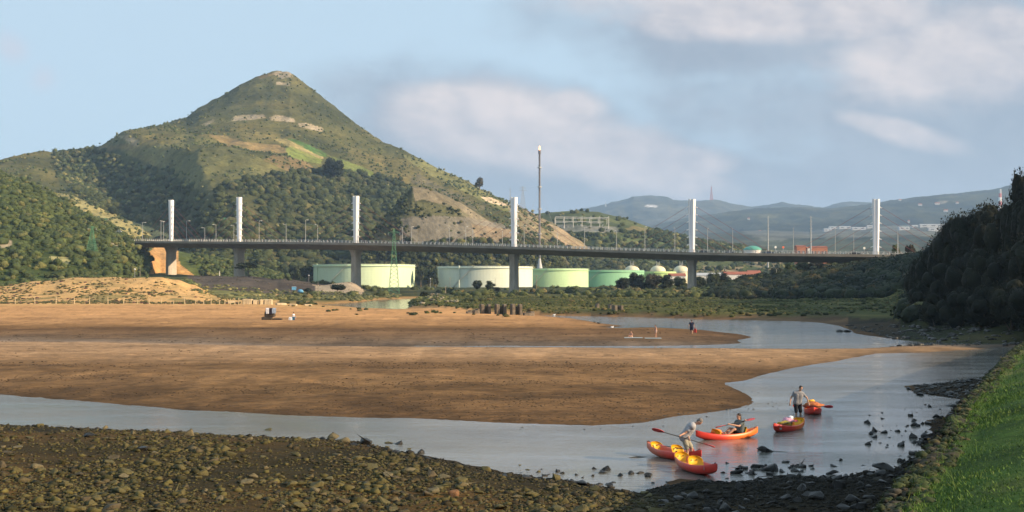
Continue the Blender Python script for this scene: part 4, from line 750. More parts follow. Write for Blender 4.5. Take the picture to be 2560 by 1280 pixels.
# ---------------------------------------------------------------- storage tanks
def tank(lb, px, hw, yt, D, col, n=96, pipe=None, z0=2.0):
    R = hw / F * D; x = (px - CX) / F * D; zt = H + (YH - yt) / F * (D - R); c = thing('storage_tank', lb, 'tank', (x, D, z0), 0, 'oil storage tanks behind the bridge'); h = zt - z0
    m = mat('tank_paint', col, .6, .35, vary=((.25, .93, 1.05), (1.5, .97, 1.03)), stretch=(1, 1, .3))
    prof = [(R, 0)]
    for k in range(1, 7): prof += [(R, h * k / 7 - .06), (R - .02, h * k / 7 - .03), (R - .02, h * k / 7)]
    prof += [(R - .02, h - 1.0)]; MB().lathe(prof, n, cap=False).build('shell', m, c)
    MB().lathe([(R + .0, h - 1.45), (R + .75, h - 1.4), (R + .75, h - 1.2), (R + .02, h - 1.15), (R + .02, h), (R - .3, h), (R - .3, h - 1.5)], n, cap=False).build('wind_girder', m, c)
    MB().lathe([(.1, h - 1.3), (R - .31, h - 1.7)], n, cap=False).build('roof', M['galv'], c)
    rl = MB()
    for k in range(60):
        a = 2 * math.pi * k / 60; rl.tube([(math.cos(a) * (R + .7), math.sin(a) * (R + .7), h - 1.25), (math.cos(a) * (R + .7), math.sin(a) * (R + .7), h + .1)], .05, 3, False)
    rl.lathe([(R + .66, h + .05), (R + .74, h + .05), (R + .74, h + .12), (R + .66, h + .12)], n, cap=False); rl.build('guard_rail', M['galv'], c)
    st = MB()   # helical stair on the near wall
    for k in range(46):
        a = -math.pi / 2 - .75 + k * .012; st.box((math.cos(a) * (R + .45), math.sin(a) * (R + .45), h * k / 46), (.8, .5, .12), a)
    st.build('stairway', M['galv'], c)
    for fpx in (pipe or []):
        xx_ = (fpx - px) / F * D; yy_ = -math.sqrt(max(R * R - xx_ * xx_, 1)) - .7
        MB().tube([(xx_, yy_, .5), (xx_, yy_, h - .6), (xx_, yy_ + .6, h + .3)], .32, 8).build('pipe', m, c)
    return c
tank('leftmost storage tank, pale yellow green, partly behind the third pier', 911, 126, 660, 800, (.57, .69, .46), pipe=[803])
tank('large cream white storage tank behind the middle pier', 1213, 118.5, 665, 812, (.60, .65, .54), pipe=[1152])
tank('light green storage tank just right of the cream white one', 1385, 86, 671, 872, (.46, .64, .36))
tank('deeper green storage tank half hidden by dark trees', 1515, 95, 675, 935, (.24, .48, .29))
tank('yellow green storage tank farthest right, mostly hidden by trees', 1640, 50, 678.5, 1000, (.50, .66, .26))
def dome(lb, px, D=1070):
    x = (px - CX) / F * D; z0 = 2.; R = 19.5 / F * D; c = thing('domed_tank', lb, 'tank', (x, D, z0), 0, 'domed pressure tanks behind the green tank'); zt = H + (YH - 663.5) / F * D - z0; m = mat('dome_paint', (.66, .62, .42), .5, .4, vary=((.5, .85, 1.08),))
    zb = zt - R * .78; MB().lathe([(R, 0), (R, zb)] + [(R * math.cos(a), zb + R * .78 * math.sin(a)) for a in np.linspace(.08, 1.54, 10)], 40).build('shell', m, c)
    MB().lathe([(R + .25, zb - .5), (R + .4, zb - .3), (R + .25, zb - .1)], 40, cap=False).build('ring_walkway', M['galv'], c)
    v = MB(); v.box((0, 0, zt + .3), (3.4, 2.4, .35)); [v.tube([(dx, 0, zt), (dx, 0, zt + 2.4 + abs(dx))], .22, 6) for dx in (-1.2, 0, 1.1)]; v.build('top_valves', M['galv'], c)
    s_ = MB(); [s_.box((math.sin(b) * (R + .2) * .8, -math.cos(b) * R * .35 - .2, zb + R * .78 * math.sqrt(max(0, 1 - (abs(math.sin(b)) * .8) ** 2 - .12)) + .1), (1.0, .9, .22)) for b in np.linspace(.1, 1.4, 9)]; s_.build('stairway', mat('rusty_steel', (.32, .17, .08), .8, .2, vary=((2., .7, 1.2),)), c)
dome('left cream domed tank above the deeper green tank', 1580); dome('middle cream domed tank of the three', 1645); dome('right cream domed tank beside the marsh pier', 1703)
# ---- flare stack
D = 905; x = (1349 - CX) / F * D; c = thing('flare_stack', 'very tall thin flare stack with a small flame, rising behind the bridge', 'stack', (x, D, 3.)); ht = H + (YH - 372) / F * D - 3
s1 = mat('stack_steel', (.13, .12, .125), .7, .3, vary=((.15, .6, 1.5),), stretch=(1, 1, .4))
MB().tube([(0, 0, 14), (0, 0, 24), (0, 0, ht * .6), (0, 0, ht - 4)], [.85, .78, .72, .7], 12).build('stack', s1, c)
la = MB(); 
for k in range(26):
    z = 24 + k * (ht - 30) / 26; z2 = z + (ht - 30) / 26
    for q in range(3):
        a, b = q * 2.094 + (k % 2) * 1.05, (q + 1) * 2.094 + (k % 2) * 1.05; la.tube([(math.cos(a) * 1.15, math.sin(a) * 1.15, z), (math.cos(b) * 1.15, math.sin(b) * 1.15, z2)], .07, 3, False)
la.build('ladder_cage', M['galv'], c)
for z in (ht * .38, ht * .56, ht * .72, ht * .86): MB().lathe([(.7, z), (1.5, z), (1.5, z + .9), (1.35, z + .9), (1.35, z + .15), (.7, z + .15)], 14, cap=False).build('platform', M['galv'], c)
MB().lathe([(3.1, 0), (3.1, 8), (2.6, 12), (1.4, 17.5), (.8, 21)], 20).build('seal_drum', M['galv'], c)
MB().lathe([(.75, ht - 4), (1.0, ht - 3.4), (1.0, ht - 1.2), (.75, ht - 1)], 14).build('burner_tip', s1, c)
MB().lathe([(.35, ht - 1), (.6, ht), (.45, ht + 1.1), (.1, ht + 2.2)], 8).build('flame', mat('flame', (1, .55, .2), .5, .1, emit=((1., .42, .12), 2.2), vary=((1, .95, 1.05),)), c)
for sx, sy in ((-1, .2), (1, .2), (0, -1)): MB().tube([(0, 0, ht * .72), (sx * 26, sy * 20, 2)], .05, 3).build('guy_wire', M['galv'], c)
MB().tube([(2, -1, 9), (9, -1, 10), (14, -1, 9), (15.5, -1, 4), (15.5, -1, 0)], .75, 10).build('pipe', mat('pipe_green', (.36, .46, .38), .6, .3, vary=((1, .85, 1.1),)), c)
# ---- lattice towers and poles
def find_on(sheet, px, py):
    V, PX, PY = SH[sheet]; i = np.unravel_index(np.argmin((PX - px) ** 2 + (PY - py) ** 2 * 2), PX.shape); return Vector(V[i])
def lattice(lb, base, h, w, m, top=.25, arms=(), name='lattice_tower', n=9, cat='pylon', r=.07):
    c = thing(name, lb, cat, base); a = MB(); pts = []
    for k in range(n + 1):
        u = k / n; ww = w / 2 * (1 - u) ** 1.3 + w / 2 * top; pts.append([(sx * ww, sy * ww, h * u) for sx, sy in ((-1, -1), (1, -1), (1, 1), (-1, 1))])
    for q in range(4): a.tube([p[q] for p in pts], r, 4)
    for k in range(n):
        for q in range(4): a.tube([pts[k][q], pts[k + 1][(q + 1) % 4]], r * .6, 3, False); a.tube([pts[k][(q + 1) % 4], pts[k + 1][q]], r * .6, 3, False); a.tube([pts[k][q], pts[k][(q + 1) % 4]], r * .6, 3, False)
    a.build('lattice_frame', m, c)
    for u, L_ in arms:
        z = h * u; MB().tube([(-L_, 0, z), (L_, 0, z)], r * 1.2, 4).tube([(-L_, 0, z), (0, 0, z + L_ * .35)], r * .8, 3).tube([(L_, 0, z), (0, 0, z + L_ * .35)], r * .8, 3).build('cross_arm', m, c)
        for sx in (-1, 1): MB().tube([(sx * L_, 0, z), (sx * L_, 0, z - .9)], r * 1.3, 4).build('insulator', M['galv'], c)
    return c
def on_ground(px, D, dz=-.3): x = (px - CX) / F * D; return Vector((x, D, float(gz(x, D)) + dz))
b = on_ground(985, 560); lattice('tall green lattice pylon standing in front of the deck and the leftmost tank', b, W(985, 572, 560).z - b.z, 4.2, M['lattice'], .16, ((.94, 2.6), (.80, 2.2)), n=16)
b = find_on('left_hill', 232, 632); lattice('green lattice pylon on the scrub slope at the far left', b, (632 - 566) / F * b.y, 3.4, M['lattice'], .18, ((.93, 1.8),), n=12, r=.09)
b = find_on('mountain', 262, 572); lattice('smaller green lattice pylon above the pale strip of the hill', b, 26 / F * b.y, 3., M['lattice'], .2, ((.9, 2.4),), r=.14)
b = find_on('mountain', 1308, 521); lattice('blue grey lattice pylon on the right skyline of the hill', b, 56 / F * b.y, 6., M['galv'], .14, ((.92, 3.4), (.8, 4.2)), r=.14)
b = find_on('mountain', 1275, 508); lattice('thin mast on the skyline right behind the fourth bridge mast', b, 38 / F * b.y, 1.4, M['galv'], .5, (), r=.1)
b = find_on('mountain', 560, 566); lattice('green lattice pylon low in the dark woods left of the second mast', b, 22 / F * b.y, 3., M['lattice'], .2, ((.9, 2.2),), r=.12)
b = find_on('far_mountains', 1782, 500); lattice('red telecommunication mast on the far mountain skyline', b + Vector((0, 0, -8)), 34 / F * b.y + 8, 16, mat('far_red', (.4, .12, .08), .8, .2, vary=((.05, .8, 1.2),)), .2, (), r=1.2)
b = find_on('far_mountains', 1514, 516); lattice('small mast left of the flat topped far mountain', b, 12 / F * b.y, 8, M['galv'], .3, (), r=.8)
def pole(lb, base, h, r, m, arms=(), name='utility_pole', cat='pole', top=None):
    c = thing(name, lb, cat, base); MB().tube([(0, 0, 0), (0, 0, h)], [r, r * .6], 7).build('pole', m, c)
    for z, L_ in arms: MB().box((0, -.1, h - z), (L_ * 2, .14, .16)).build('cross_arm', m, c); [MB().tube([(sx * L_ * .9, -.1, h - z + .05), (sx * L_ * .9, -.1, h - z + .35)], .07, 5).build('insulator', M['galv'], c) for sx in (-1, 0, 1)]
    if top == 'lamp': MB().ell((0, 0, h + .15), (.4, .4, .25)).build('lamp_head', M['white'], c)
    return c
for lb, px, yt, yb, D, r, m, ar in (('slim utility pole with a double cross arm before the shaded bank', 2126, 690, 737, 430, .2, M['darkwood'], ((.3, 1.9), (.9, 1.2))), ('shorter bare pole left of the cross armed pole', 2093, 717, 747, 415, .17, M['darkwood'], ()),
    ('utility pole in front of the light green tank', 1341, 688, 731, 600, .17, M['darkwood'], ((.3, 1.2),)), ('utility pole right of the marsh pier before the dark trees', 1766, 690, 738, 540, .2, M['darkwood'], ((.3, 1.0),)),
    ('short pole in front of the dark tree clump', 1592, 722, 744, 500, .15, M['darkwood'], ()), ('pale concrete pole at the far left above the dune', 45, 648, 690, 520, .2, M['concrete'], ()), ('thin pale pole on the slope above the tan rock', 142, 626, 650, 600, .16, M['concrete'], ()),
    ('pale post beside the left green pylon', 239, 616, 634, 590, .18, M['white'], ()), ('dark pole below the bridge end beside the twin lamp', 350, 665, 692, 500, .12, M['darkwood'], ()), ('pale post between the first and second piers', 549, 677, 692, 600, .16, M['white'], ()),
    ('thin pole in front of the leftmost tank', 795, 706, 733, 480, .12, M['darkwood'], ()), ('thin pole at the left edge of the cream white tank', 1125, 694, 722, 640, .1, M['darkwood'], ((.3, .5),)), ('dark short post left of the round trees', 1114, 713, 736, 560, .22, M['darkwood'], ()), ('slender pole in front of the sunlit part of the cream tank', 1238, 693, 720, 690, .1, M['darkwood'], ()), ('pole on the path beneath the bright tree right', 1941, 672, 702, 560, .14, M['galv'], ())):
    x = (px - CX) / F * D; zb = W(px, yb, D).z; pole(lb, (x, D, zb - .8), (yb - yt) / F * D + .8, r, m, ar)
for lb, px, yt, yb, D in (('lamp post among the trees between the two pale tanks', 1076, 697, 716, 770), ('lamp post left of the leftmost tank', 772, 689, 708, 700), ('twin headed lamp under the bridge end', 337, 674, 690, 505)):
    x = (px - CX) / F * D; zb = W(px, yb, D).z; pole(lb, (x, D, zb - .8), (yb - yt) / F * D + .8, .1, M['galv'], (), 'lamp_post', 'street lamp', 'lamp')
for lb, px, yt, yb, D in (('left of two tall white monopole pylons beyond the deck', 1920, 540, 660, 1050), ('right of two tall white monopole pylons, before the orange building', 2027, 540, 660, 1000)):
    x = (px - CX) / F * D; c = thing('monopole_pylon', lb, 'pylon', (x, D, W(px, yb, D).z - 3)); h = (yb - yt) / F * D + 3; MB().tube([(0, 0, 0), (0, 0, h)], [.8, .3], 10).build('pole', M['galv'], c)
    for z in (.97, .90, .83, .76): MB().tube([(-1.3, 0, h * z), (1.3, 0, h * z)], .12, 5).build('cross_arm', M['galv'], c)
b = find_on('middle_mountains', 2503, 560); c = thing('chimney', 'red and white banded chimney beyond the wooded headland', 'chimney', (b.x, b.y, b.z - 5)); hc = (560 - 472) / F * b.y + 5
for k, m in enumerate((M['galv'], mat('chimney_red', (.5, .10, .06), .8, .2, vary=((.1, .9, 1.1),)), mat('chimney_white', (.8, .78, .74), .8, .2, vary=((.1, .9, 1.1),)))):
    for q in ([0], [1, 3, 5], [2, 4])[k]:
        z1, z0 = hc * (1 - .11 * q), hc * (1 - .11 * (q + 1)) if q < 5 else 0; rr = lambda z: 7.5 - 3.2 * z / hc; MB().tube([(0, 0, z0), (0, 0, z1)], [rr(z0), rr(z1)], 16).build('chimney_band', m, c)
# ---- substation frame on the green ridge
b0 = find_on('green_ridge', 1390, 572); b1 = find_on('green_ridge', 1522, 572); c = thing('substation_gantry', 'white steel substation gantry frame on the low green ridge', 'substation', b0); dv = b1 - b0; s = b0.y / F; mm = MB(); Xs = np.linspace(0, 1, 7)
for row, dy in ((0, 0), (1, 26)):
    for u in Xs: mm.tube([tuple(dv * u + Vector((0, dy, -6))), tuple(dv * u + Vector((0, dy, 31 * s)))], .28, 5)
    mm.tube([(0, dy, 31 * s - 0), tuple(dv + Vector((0, dy, 27 * s)))], .32, 5); mm.tube([tuple(dv * .0 + Vector((0, dy, 20 * s))), tuple(dv * .9 + Vector((0, dy, 17 * s)))], .3, 5)
for u in Xs: mm.tube([tuple(dv * u + Vector((0, 0, 30 * s))), tuple(dv * u + Vector((0, 26, 29 * s)))], .3, 4)
mm.build('frame', M['rail'], c)
eq = MB(); rr = random.Random(4)
for k in range(46): q = dv * rr.random() + Vector((0, rr.random() * 24, -1)); eq.tube([tuple(q), tuple(q + Vector((0, 0, 3 + 4 * rr.random())))], .35, 5)
eq.build('switchgear', M['galv'], c)
def house(lb, base, w, d, h, wall, roof, rz=0., name='house', cat='house', nwin=3, flat=False, rh=.35, group=None, chim=False):
    c = thing(name, lb, cat, base, rz, group); MB().box((0, 0, h / 2 - 1), (w, d, h + 2)).build('wall', wall, c)
    if flat: MB().box((0, 0, h + .16), (w + .6, d + .6, .3)).build('roof', roof, c)
    else:
        e = .4; V = [(-w / 2 - e, -d / 2 - e, h), (w / 2 + e, -d / 2 - e, h), (w / 2 + e, d / 2 + e, h), (-w / 2 - e, d / 2 + e, h), (-w / 2 - e, 0, h + d * rh), (w / 2 + e, 0, h + d * rh)]
        MB().add(V, [(0, 1, 5, 4), (3, 4, 5, 2), (0, 4, 3), (1, 2, 5), (3, 2, 1, 0)]).build('roof', roof, c)
    for k in range(nwin): MB().box((-w / 2 + (k + .5) * w / nwin, -d / 2 - .04, h * .55), (w / nwin * .45, .1, h * .35)).build('window', M['black'], c)
    return c
WH = mat('white_render', (.72, .69, .64), .9, .2, vary=((.3, .9, 1.05),)); OR = mat('orange_render', (.42, .17, .09), .9, .2, vary=((.3, .85, 1.1),)); RT = mat('red_tiles', (.30, .11, .07), .9, .2, vary=((.5, .8, 1.2),)); GR = mat('grey_sheet', (.40, .41, .42), .7, .3, vary=((.3, .9, 1.1),))
D = 1080
for lb, px, w, yt, yb, wl, rf in (('long orange building seen over the deck near the right monopole', 2044, 42, 616, 634, OR, RT), ('small taller orange building left of the right monopole', 2000, 22, 614, 634, OR, RT), ('middle orange block touching the right monopole', 2020, 9, 618, 634, WH, OR)):
    x = (px - CX) / F * D; z1 = W(px, yt, D).z; z0 = W(px, 655, D).z; house(lb, (x, D, z0), w / F * D, 10, (z1 - z0) * .93, wl, rf, name='orange_building', cat='building', nwin=5 if w > 30 else 2, rh=.12)
x = (1881 - CX) / F * D; c = thing('green_dome_hall', 'low green domed roof hall seen just above the deck', 'building', (x, D, W(1881, 655, D).z)); hz_ = W(1881, 625, D).z - W(1881, 655, D).z
gm = mat('green_sheet', (.08, .30, .22), .5, .4, vary=((.3, .8, 1.2),)); MB().lathe([(7.6, 0), (7.6, hz_)], 24).build('wall', WH, c); MB().lathe([(8.2, hz_), (7.6, hz_ + 1.2), (5.4, hz_ + 2.6), (2.6, hz_ + 3.5), (.3, hz_ + 3.8)], 28).build('dome_roof', gm, c)
for lb, px, w, yt, yb, D, wl, rf in (('low shed with dark red roof right of the right domed tank', 1692, 40, 683, 696, 960, WH, RT), ('long pale grey shed behind the marsh pier', 1785, 100, 682, 694, 1000, WH, GR), ('broad red roofed shed in the trees right of the marsh pier', 1850, 80, 679, 696, 900, WH, RT), ('small red roofed house at the right end of the sheds', 1884, 30, 676, 690, 960, WH, RT), ('small green roofed hut among the trees', 1902, 12, 684, 694, 860, WH, gm), ('pale hut at the foot of the shaded slope', 1914, 22, 703, 712, 640, WH, GR), ('small white hut under the last tower', 2098, 9, 652, 662, 600, WH, RT)):
    x = (px - CX) / F * D; z0 = 2.5 if D > 700 else W(px, yb, D).z - .5; z1 = W(px, yt, D).z; house(lb, (x, D, z0), w / F * D, 11 if w > 25 else 4, max(1.6, z1 - z0 - (11 if w > 25 else 4) * .2), wl, rf, name='shed', cat='shed', nwin=4 if w > 25 else 1, rh=.2)
hs = [(2085, 567, 26), (2115, 568, 30), (2150, 570, 34), (2180, 566, 30), (2262, 570, 26), (2290, 566, 30), (2318, 564, 44), (2350, 563, 40), (2340, 573, 36), (2372, 568, 24), (2066, 574, 18)]
for k, (px, py, w) in enumerate(hs):
    b = find_on('valley_hills', px, py + 4); house('%s white industrial shed from the left in the hazy valley' % (['first', 'second', 'third', 'fourth', 'fifth', 'sixth', 'seventh', 'eighth', 'ninth', 'tenth', 'eleventh'][sorted(hs).index((px, py, w))]), b, w / F * b.y, 18, 6, GR, GR, name='industrial_shed', cat='shed', nwin=2, rh=.12, group='white sheds in the hazy valley')
hs = [(2341, 508, 16, 'white farmhouse high on the hazy ridge'), (2300, 512, 13, 'small pale house left of the white farmhouse'), (2362, 526, 14, 'pale house lowest of the ridge houses'), (2394, 506, 8, 'tiny house right of the white farmhouse'), (1872, 545, 7, 'lone white house on the slope right of the fifth mast'), (2248, 499, 9, 'house on the skyline beside small trees'), (1902, 580, 8, 'small house on the plain below the lone white house'), (2270, 553, 6, 'tiny white house above the valley sheds')]
for px, py, w, lb in hs:
    b = find_on('middle_mountains', px, py + 3); house(lb, b, w * .7 / F * b.y, 10, 5, GR, RT, nwin=2, group='houses scattered on the hazy ridge')
# ---- things on the flats below the bridge
def crate_block(name, lb, cat, c, d, m, rz=0., grp=None, seed=0):
    r = random.Random(seed); bm = bmesh.new(); bmesh.ops.create_cube(bm, size=1); bmesh.ops.bevel(bm, geom=bm.edges[:], offset=.07, segments=1, affect='EDGES'); bmesh.ops.subdivide_edges(bm, edges=bm.edges[:], cuts=1)
    for v in bm.verts: v.co = Vector((v.co.x * d[0], v.co.y * d[1], (v.co.z + .5) * d[2])) + Vector([r.uniform(-1, 1) * .035 * min(d) for _ in range(3)])
    me = bpy.data.meshes.new(name); bm.to_mesh(me); bm.free(); me.materials.append(m); o = link(bpy.data.objects.new(name, me)); o.location = c; o.rotation_euler.z = rz; return tag(o, lb, cat, grp)
for i, (x0, x1, y0, y1, nm) in enumerate(((607, 631, 737, 751, 'widest pale stone block behind the fence end'), (633, 644, 740, 752, 'small jagged pale stone right of the widest block'), (648, 661, 739, 752, 'upright pale stone block behind the last fence posts'), (662, 681, 744, 758, 'low pale stone block at the fence end'), (570, 586, 748, 756, 'half buried pale stone among the fence posts'),
        (690, 715, 755, 760, 'long low pale kerb stone, left of three'), (725, 742, 757, 761, 'long low pale kerb stone, middle of three'), (761, 780, 759, 764, 'long low pale kerb stone, right of three'))):
    D = 335 - (8 if i > 4 else 0); p = W((x0 + x1) / 2, y1, D); p.z = float(gz(p.x, D)) - .15; crate_block('stone_block', nm, 'stone block', p, ((x1 - x0) / F * D, 1.6, (y1 - y0) / F * D * .9 + .15), M['stone'], .2 * (i % 3), 'pale stone blocks by the fence', i)
FP = [(38, 744, 762), (87, 744, 762), (140, 744, 762), (186, 744, 762), (223.5, 744, 762), (270, 744, 762), (309, 745, 762), (344, 745, 762), (373, 746, 762), (403, 746, 761), (434, 748, 757), (462, 744, 761), (489, 749, 759), (509, 747, 760), (527.5, 746, 761), (549, 748, 759), (562, 746, 760), (576, 746, 760), (587, 744, 759), (596.5, 743, 759), (609, 744, 755), (622, 743, 755), (651, 745, 758), (662, 745, 759), (674, 743, 758)]
ORD = ['first', 'second', 'third', 'fourth', 'fifth', 'sixth', 'seventh', 'eighth', 'ninth', 'tenth', 'eleventh', 'twelfth', 'thirteenth', 'fourteenth', 'fifteenth', 'sixteenth', 'seventeenth', 'eighteenth', 'nineteenth', 'twentieth', 'twenty first', 'twenty second', 'twenty third', 'twenty fourth', 'twenty fifth']
pm = MB().tube([(0, 0, -.4), (.01, 0, .8), (0, 0, 1.5), (0, 0, 1.54)], [.085, .08, .07, .03], 7).mesh('fence_post', M['wood'])
for i, (px, yt, yb) in enumerate(FP):
    D = 322; x = (px - CX) / F * D; o = link(bpy.data.objects.new('fence_post', pm)); zg = float(gz(x, D)); o.location = (x, D, zg); o.scale = (1.35, 1.35, (yb - yt) / F * D / 1.5); o.rotation_euler = (random.uniform(-.05, .05), random.uniform(-.06, .06), random.random() * 3)
    tag(o, '%s wooden fence post from the left along the foot of the dune' % ORD[i], 'fence post', 'wooden fence posts along the dune')
wr = MB(); [wr.tube([((px - CX) / F * 322, 322, float(gz((px - CX) / F * 322, 322)) + h) for px, a, b in FP], .008, 3) for h in (.6, 1.15)]; tag(wr.build('fence_wire', M['galv']), 'thin wire strung between the dune fence posts', 'wire')
# ruined piers standing in the marsh
for i, (x0, x1, y0, y1, D, lb) in enumerate(((1199, 1226, 760, 785, 238, 'left of three ruined concrete piers at the marsh edge'), (1237, 1265, 760, 786, 237, 'middle of three ruined concrete piers at the marsh edge'), (1276, 1304, 760, 787, 236, 'right of three ruined concrete piers at the marsh edge'),
        (1183, 1198, 772, 784, 236, 'low broken block left of the ruined piers'), (1165, 1181, 776, 783, 236, 'lowest broken slab at the left end of the ruin'), (1305, 1337, 779, 789, 232, 'heap of rubble right of the ruined piers'),
        (1521, 1529, 760, 776, 250, 'narrow upright ruin stump in the marsh'), (1531, 1556, 763, 783, 244, 'squat brownish ruined pier farther right in the marsh'), (1489, 1496, 758, 765, 262, 'tiny ruin stump left of the narrow upright one'))):
    c = thing('ruined_pier' if y1 - y0 > 12 else 'broken_block', lb, 'ruin', (((x0 + x1) / 2 - CX) / F * D, D, float(gz(((x0 + x1) / 2 - CX) / F * D, D)) - .3)); wd = (x1 - x0) / F * D; h = W(1280, y0, D).z - c.location.z
    if i < 3 or i == 7:
        o = crate_block('pier_wall', '', None, (0, 0, 0), (wd * .30, 2.4, h), M['ruin'], .2, None, i); o.parent = c; o.location = (-wd * .30, 0, 0)
        o = crate_block('pier_wall', '', None, (0, 0, 0), (wd * .26, 2.2, h * .98), M['ruin'], .2, None, i + 9); o.parent = c; o.location = (wd * .34, .2, 0)
        o = crate_block('cross_slab', '', None, (0, 0, 0), (wd * .6, .5, h * .8), M['ruin'], .1, None, i + 19); o.parent = c; o.location = (0, 1.0, 0)
    else:
        o = crate_block('slab', '', None, (0, 0, 0), (wd * .8, 1.6, h * .8), M['ruin'], .2, None, i); o.parent = c
        o = crate_block('fragment', '', None, (0, 0, 0), (wd * .4, 1.2, h), M['ruin'], .5, None, i + 5); o.parent = c; o.location = (wd * .2, .5, 0)
b = on_ground(735, 505, 0); c = thing('container', 'light blue metal skip on the grey embankment', 'container', b + Vector((0, 0, 1.2)), .2); bl = mat('blue_paint', (.10, .30, .50), .6, .4, vary=((2, .8, 1.1),)); MB().box((0, 0, .75), (1.7, 1.6, 1.3), taper=1.1).build('bin_body', bl, c); MB().box((0, 0, 1.5), (1.8, 1.7, .12)).build('lid', mat('grey_lid', (.3, .34, .38), .7, .3, vary=((2, .9, 1.1),)), c)
b = on_ground(751, 495, 0); mbx = MB(); mbx.ell((0, 0, .6), (1.1, .8, .75)); mbx.ell((.5, 0, .4), (.8, .7, .5)); o = mbx.build('tarpaulin', bl); o.location = b + Vector((0, 0, .9)); tag(o, 'bright blue tarpaulin heap right of the metal skip', 'tarpaulin')
# stony point with boulders (a heap of pale rocks in the river bend)
# ---------------------------------------------------------------- rocks
def hull_proto(seed, n=13, flat=.6):
    r = random.Random(seed); bm = bmesh.new()
    for _ in range(n):
        v = Vector([r.gauss(0, 1) for _ in range(3)]).normalized() * r.uniform(.75, 1.05); bm.verts.new((v.x, v.y * .8, v.z * flat))
    res = bmesh.ops.convex_hull(bm, input=bm.verts[:]); bmesh.ops.delete(bm, geom=[g for g in res['geom_interior'] if isinstance(g, bmesh.types.BMVert)], context='VERTS')
    bmesh.ops.triangulate(bm, faces=bm.faces[:]); bm.verts.index_update(); V = np.array([v.co[:] for v in bm.verts]); Fc = np.array([[v.index for v in f.verts] for f in bm.faces])
    me = bpy.data.meshes.new('rock'); bmesh.ops.bevel(bm, geom=bm.edges[:], offset=.09, segments=1, affect='EDGES'); bm.to_mesh(me); bm.free()
    return V, Fc, .85 + .3 * np.array([r.random() for _ in range(len(V))]), me
RK = [hull_proto(k, 9 + k % 4, .36 + .08 * (k % 4)) for k in range(8)]; RP = [(a, b, c) for a, b, c, _ in RK]
def shore_pts(n, px0, px1, py0, py1, test):
    px = px0 + (px1 - px0) * RNG.random(n); py = py0 + (py1 - py0) * RNG.random(n); D = F * (H - .15) / (py - YH); X = (px - CX) / F * D
    z, PX, PY, d, marsh, rocky = gz(X, D, True); k = fbm(X / 2.2, D / 3.2, 4, 83); ok = test(PX, PY, z, d, k) > RNG.random(n); return np.stack([X, D, np.maximum(z, -.25)], -1)[ok], d[ok], k[ok], PX[ok], PY[ok]
def rcol(p, d, px, n):
    t = RNG.random((n, 1)); olive_ = np.array([.018, .018, .006]) * (1 - t) + np.array([.088, .075, .024]) * t; brown = np.array([.020, .016, .008]) * (1 - t) + np.array([.088, .070, .034]) * t; dark = np.array([.010, .010, .008]) * (1 - t) + np.array([.026, .023, .017]) * t
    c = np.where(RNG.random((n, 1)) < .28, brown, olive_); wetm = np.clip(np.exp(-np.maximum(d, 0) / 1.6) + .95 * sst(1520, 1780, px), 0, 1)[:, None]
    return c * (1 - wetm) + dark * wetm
def in_edge(x, y):      # left of the revetment foot
    return x < np.interp(y, ey, ex) - 1.0
def t_rock(PX, PY, z, d, k):
    land = (d > -.1) & inpoly(PX, PY, RZ); return np.where(land, np.clip(.70 + 1.5 * k, .28, 1) + .5 * (d < 1.5), 0)
p, d, k, px, py = shore_pts(150000, -250, 2600, 1000, 1560, t_rock); m_ = in_edge(p[:, 0], p[:, 1]) & (p[:, 1] < 66); p, d, k, px = p[m_], d[m_], k[m_], px[m_]
r = np.where(RNG.random(len(p)) < .035, .09 + .13 * RNG.random(len(p)), .016 + .085 * RNG.random(len(p)) ** 2.6) * (1 + .6 * fbm(p[:, 0] / 3.5, p[:, 1] / 3.5, 3, 211)); p[:, 2] += r * .15
scatter('cobbles', 'countless small weedy stones and cobbles covering the near shore', p, r, rcol(p, d, px, len(p)), RP, M['rock'], cat='stones')
# dark seaweed covered shore on the right, up to the headland
p, d, k, px, py = shore_pts(5200, 2080, 2900, 812, 1010, lambda PX, PY, z, d, k: np.where((d > -.1) & (inpoly(PX, PY, RZ) | (PY < 868)), .8, 0)); m_ = in_edge(p[:, 0], p[:, 1]); p, d, k, px = p[m_], d[m_], k[m_], px[m_]
r = (.10 + .35 * RNG.random(len(p)) ** 2.5) * np.clip(p[:, 1] / 90, .5, 1.6); p[:, 2] += r * .1
scatter('shore_stones', 'dark stones along the shaded shore under the headland', p, r, np.array([.018, .016, .012]) * (.6 + .9 * RNG.random((len(p), 1))), RP, M['wetrock'], cat='stones')
wm = {}
def rock(lb, x, y, z, s, c, rz, k, grp='rocks on the near shore', zs=1., cat='rock'):
    key = (k, c)
    if key not in wm:
        me = RK[k][3].copy(); me.materials.clear(); me.materials.append(mat('rock_%d' % len(wm), c, .85 if sum(c) > .12 else .45, .35, vary=((3., .7, 1.3), (14., .8, 1.2)), bump=(10., .02))); wm[key] = me
    o = link(bpy.data.objects.new('rock', wm[key])); o.location = (x, y, z); o.scale = (s, s, s * zs); o.rotation_euler = (random.uniform(-.3, .3), random.uniform(-.3, .3), rz); return tag(o, lb, cat, grp)
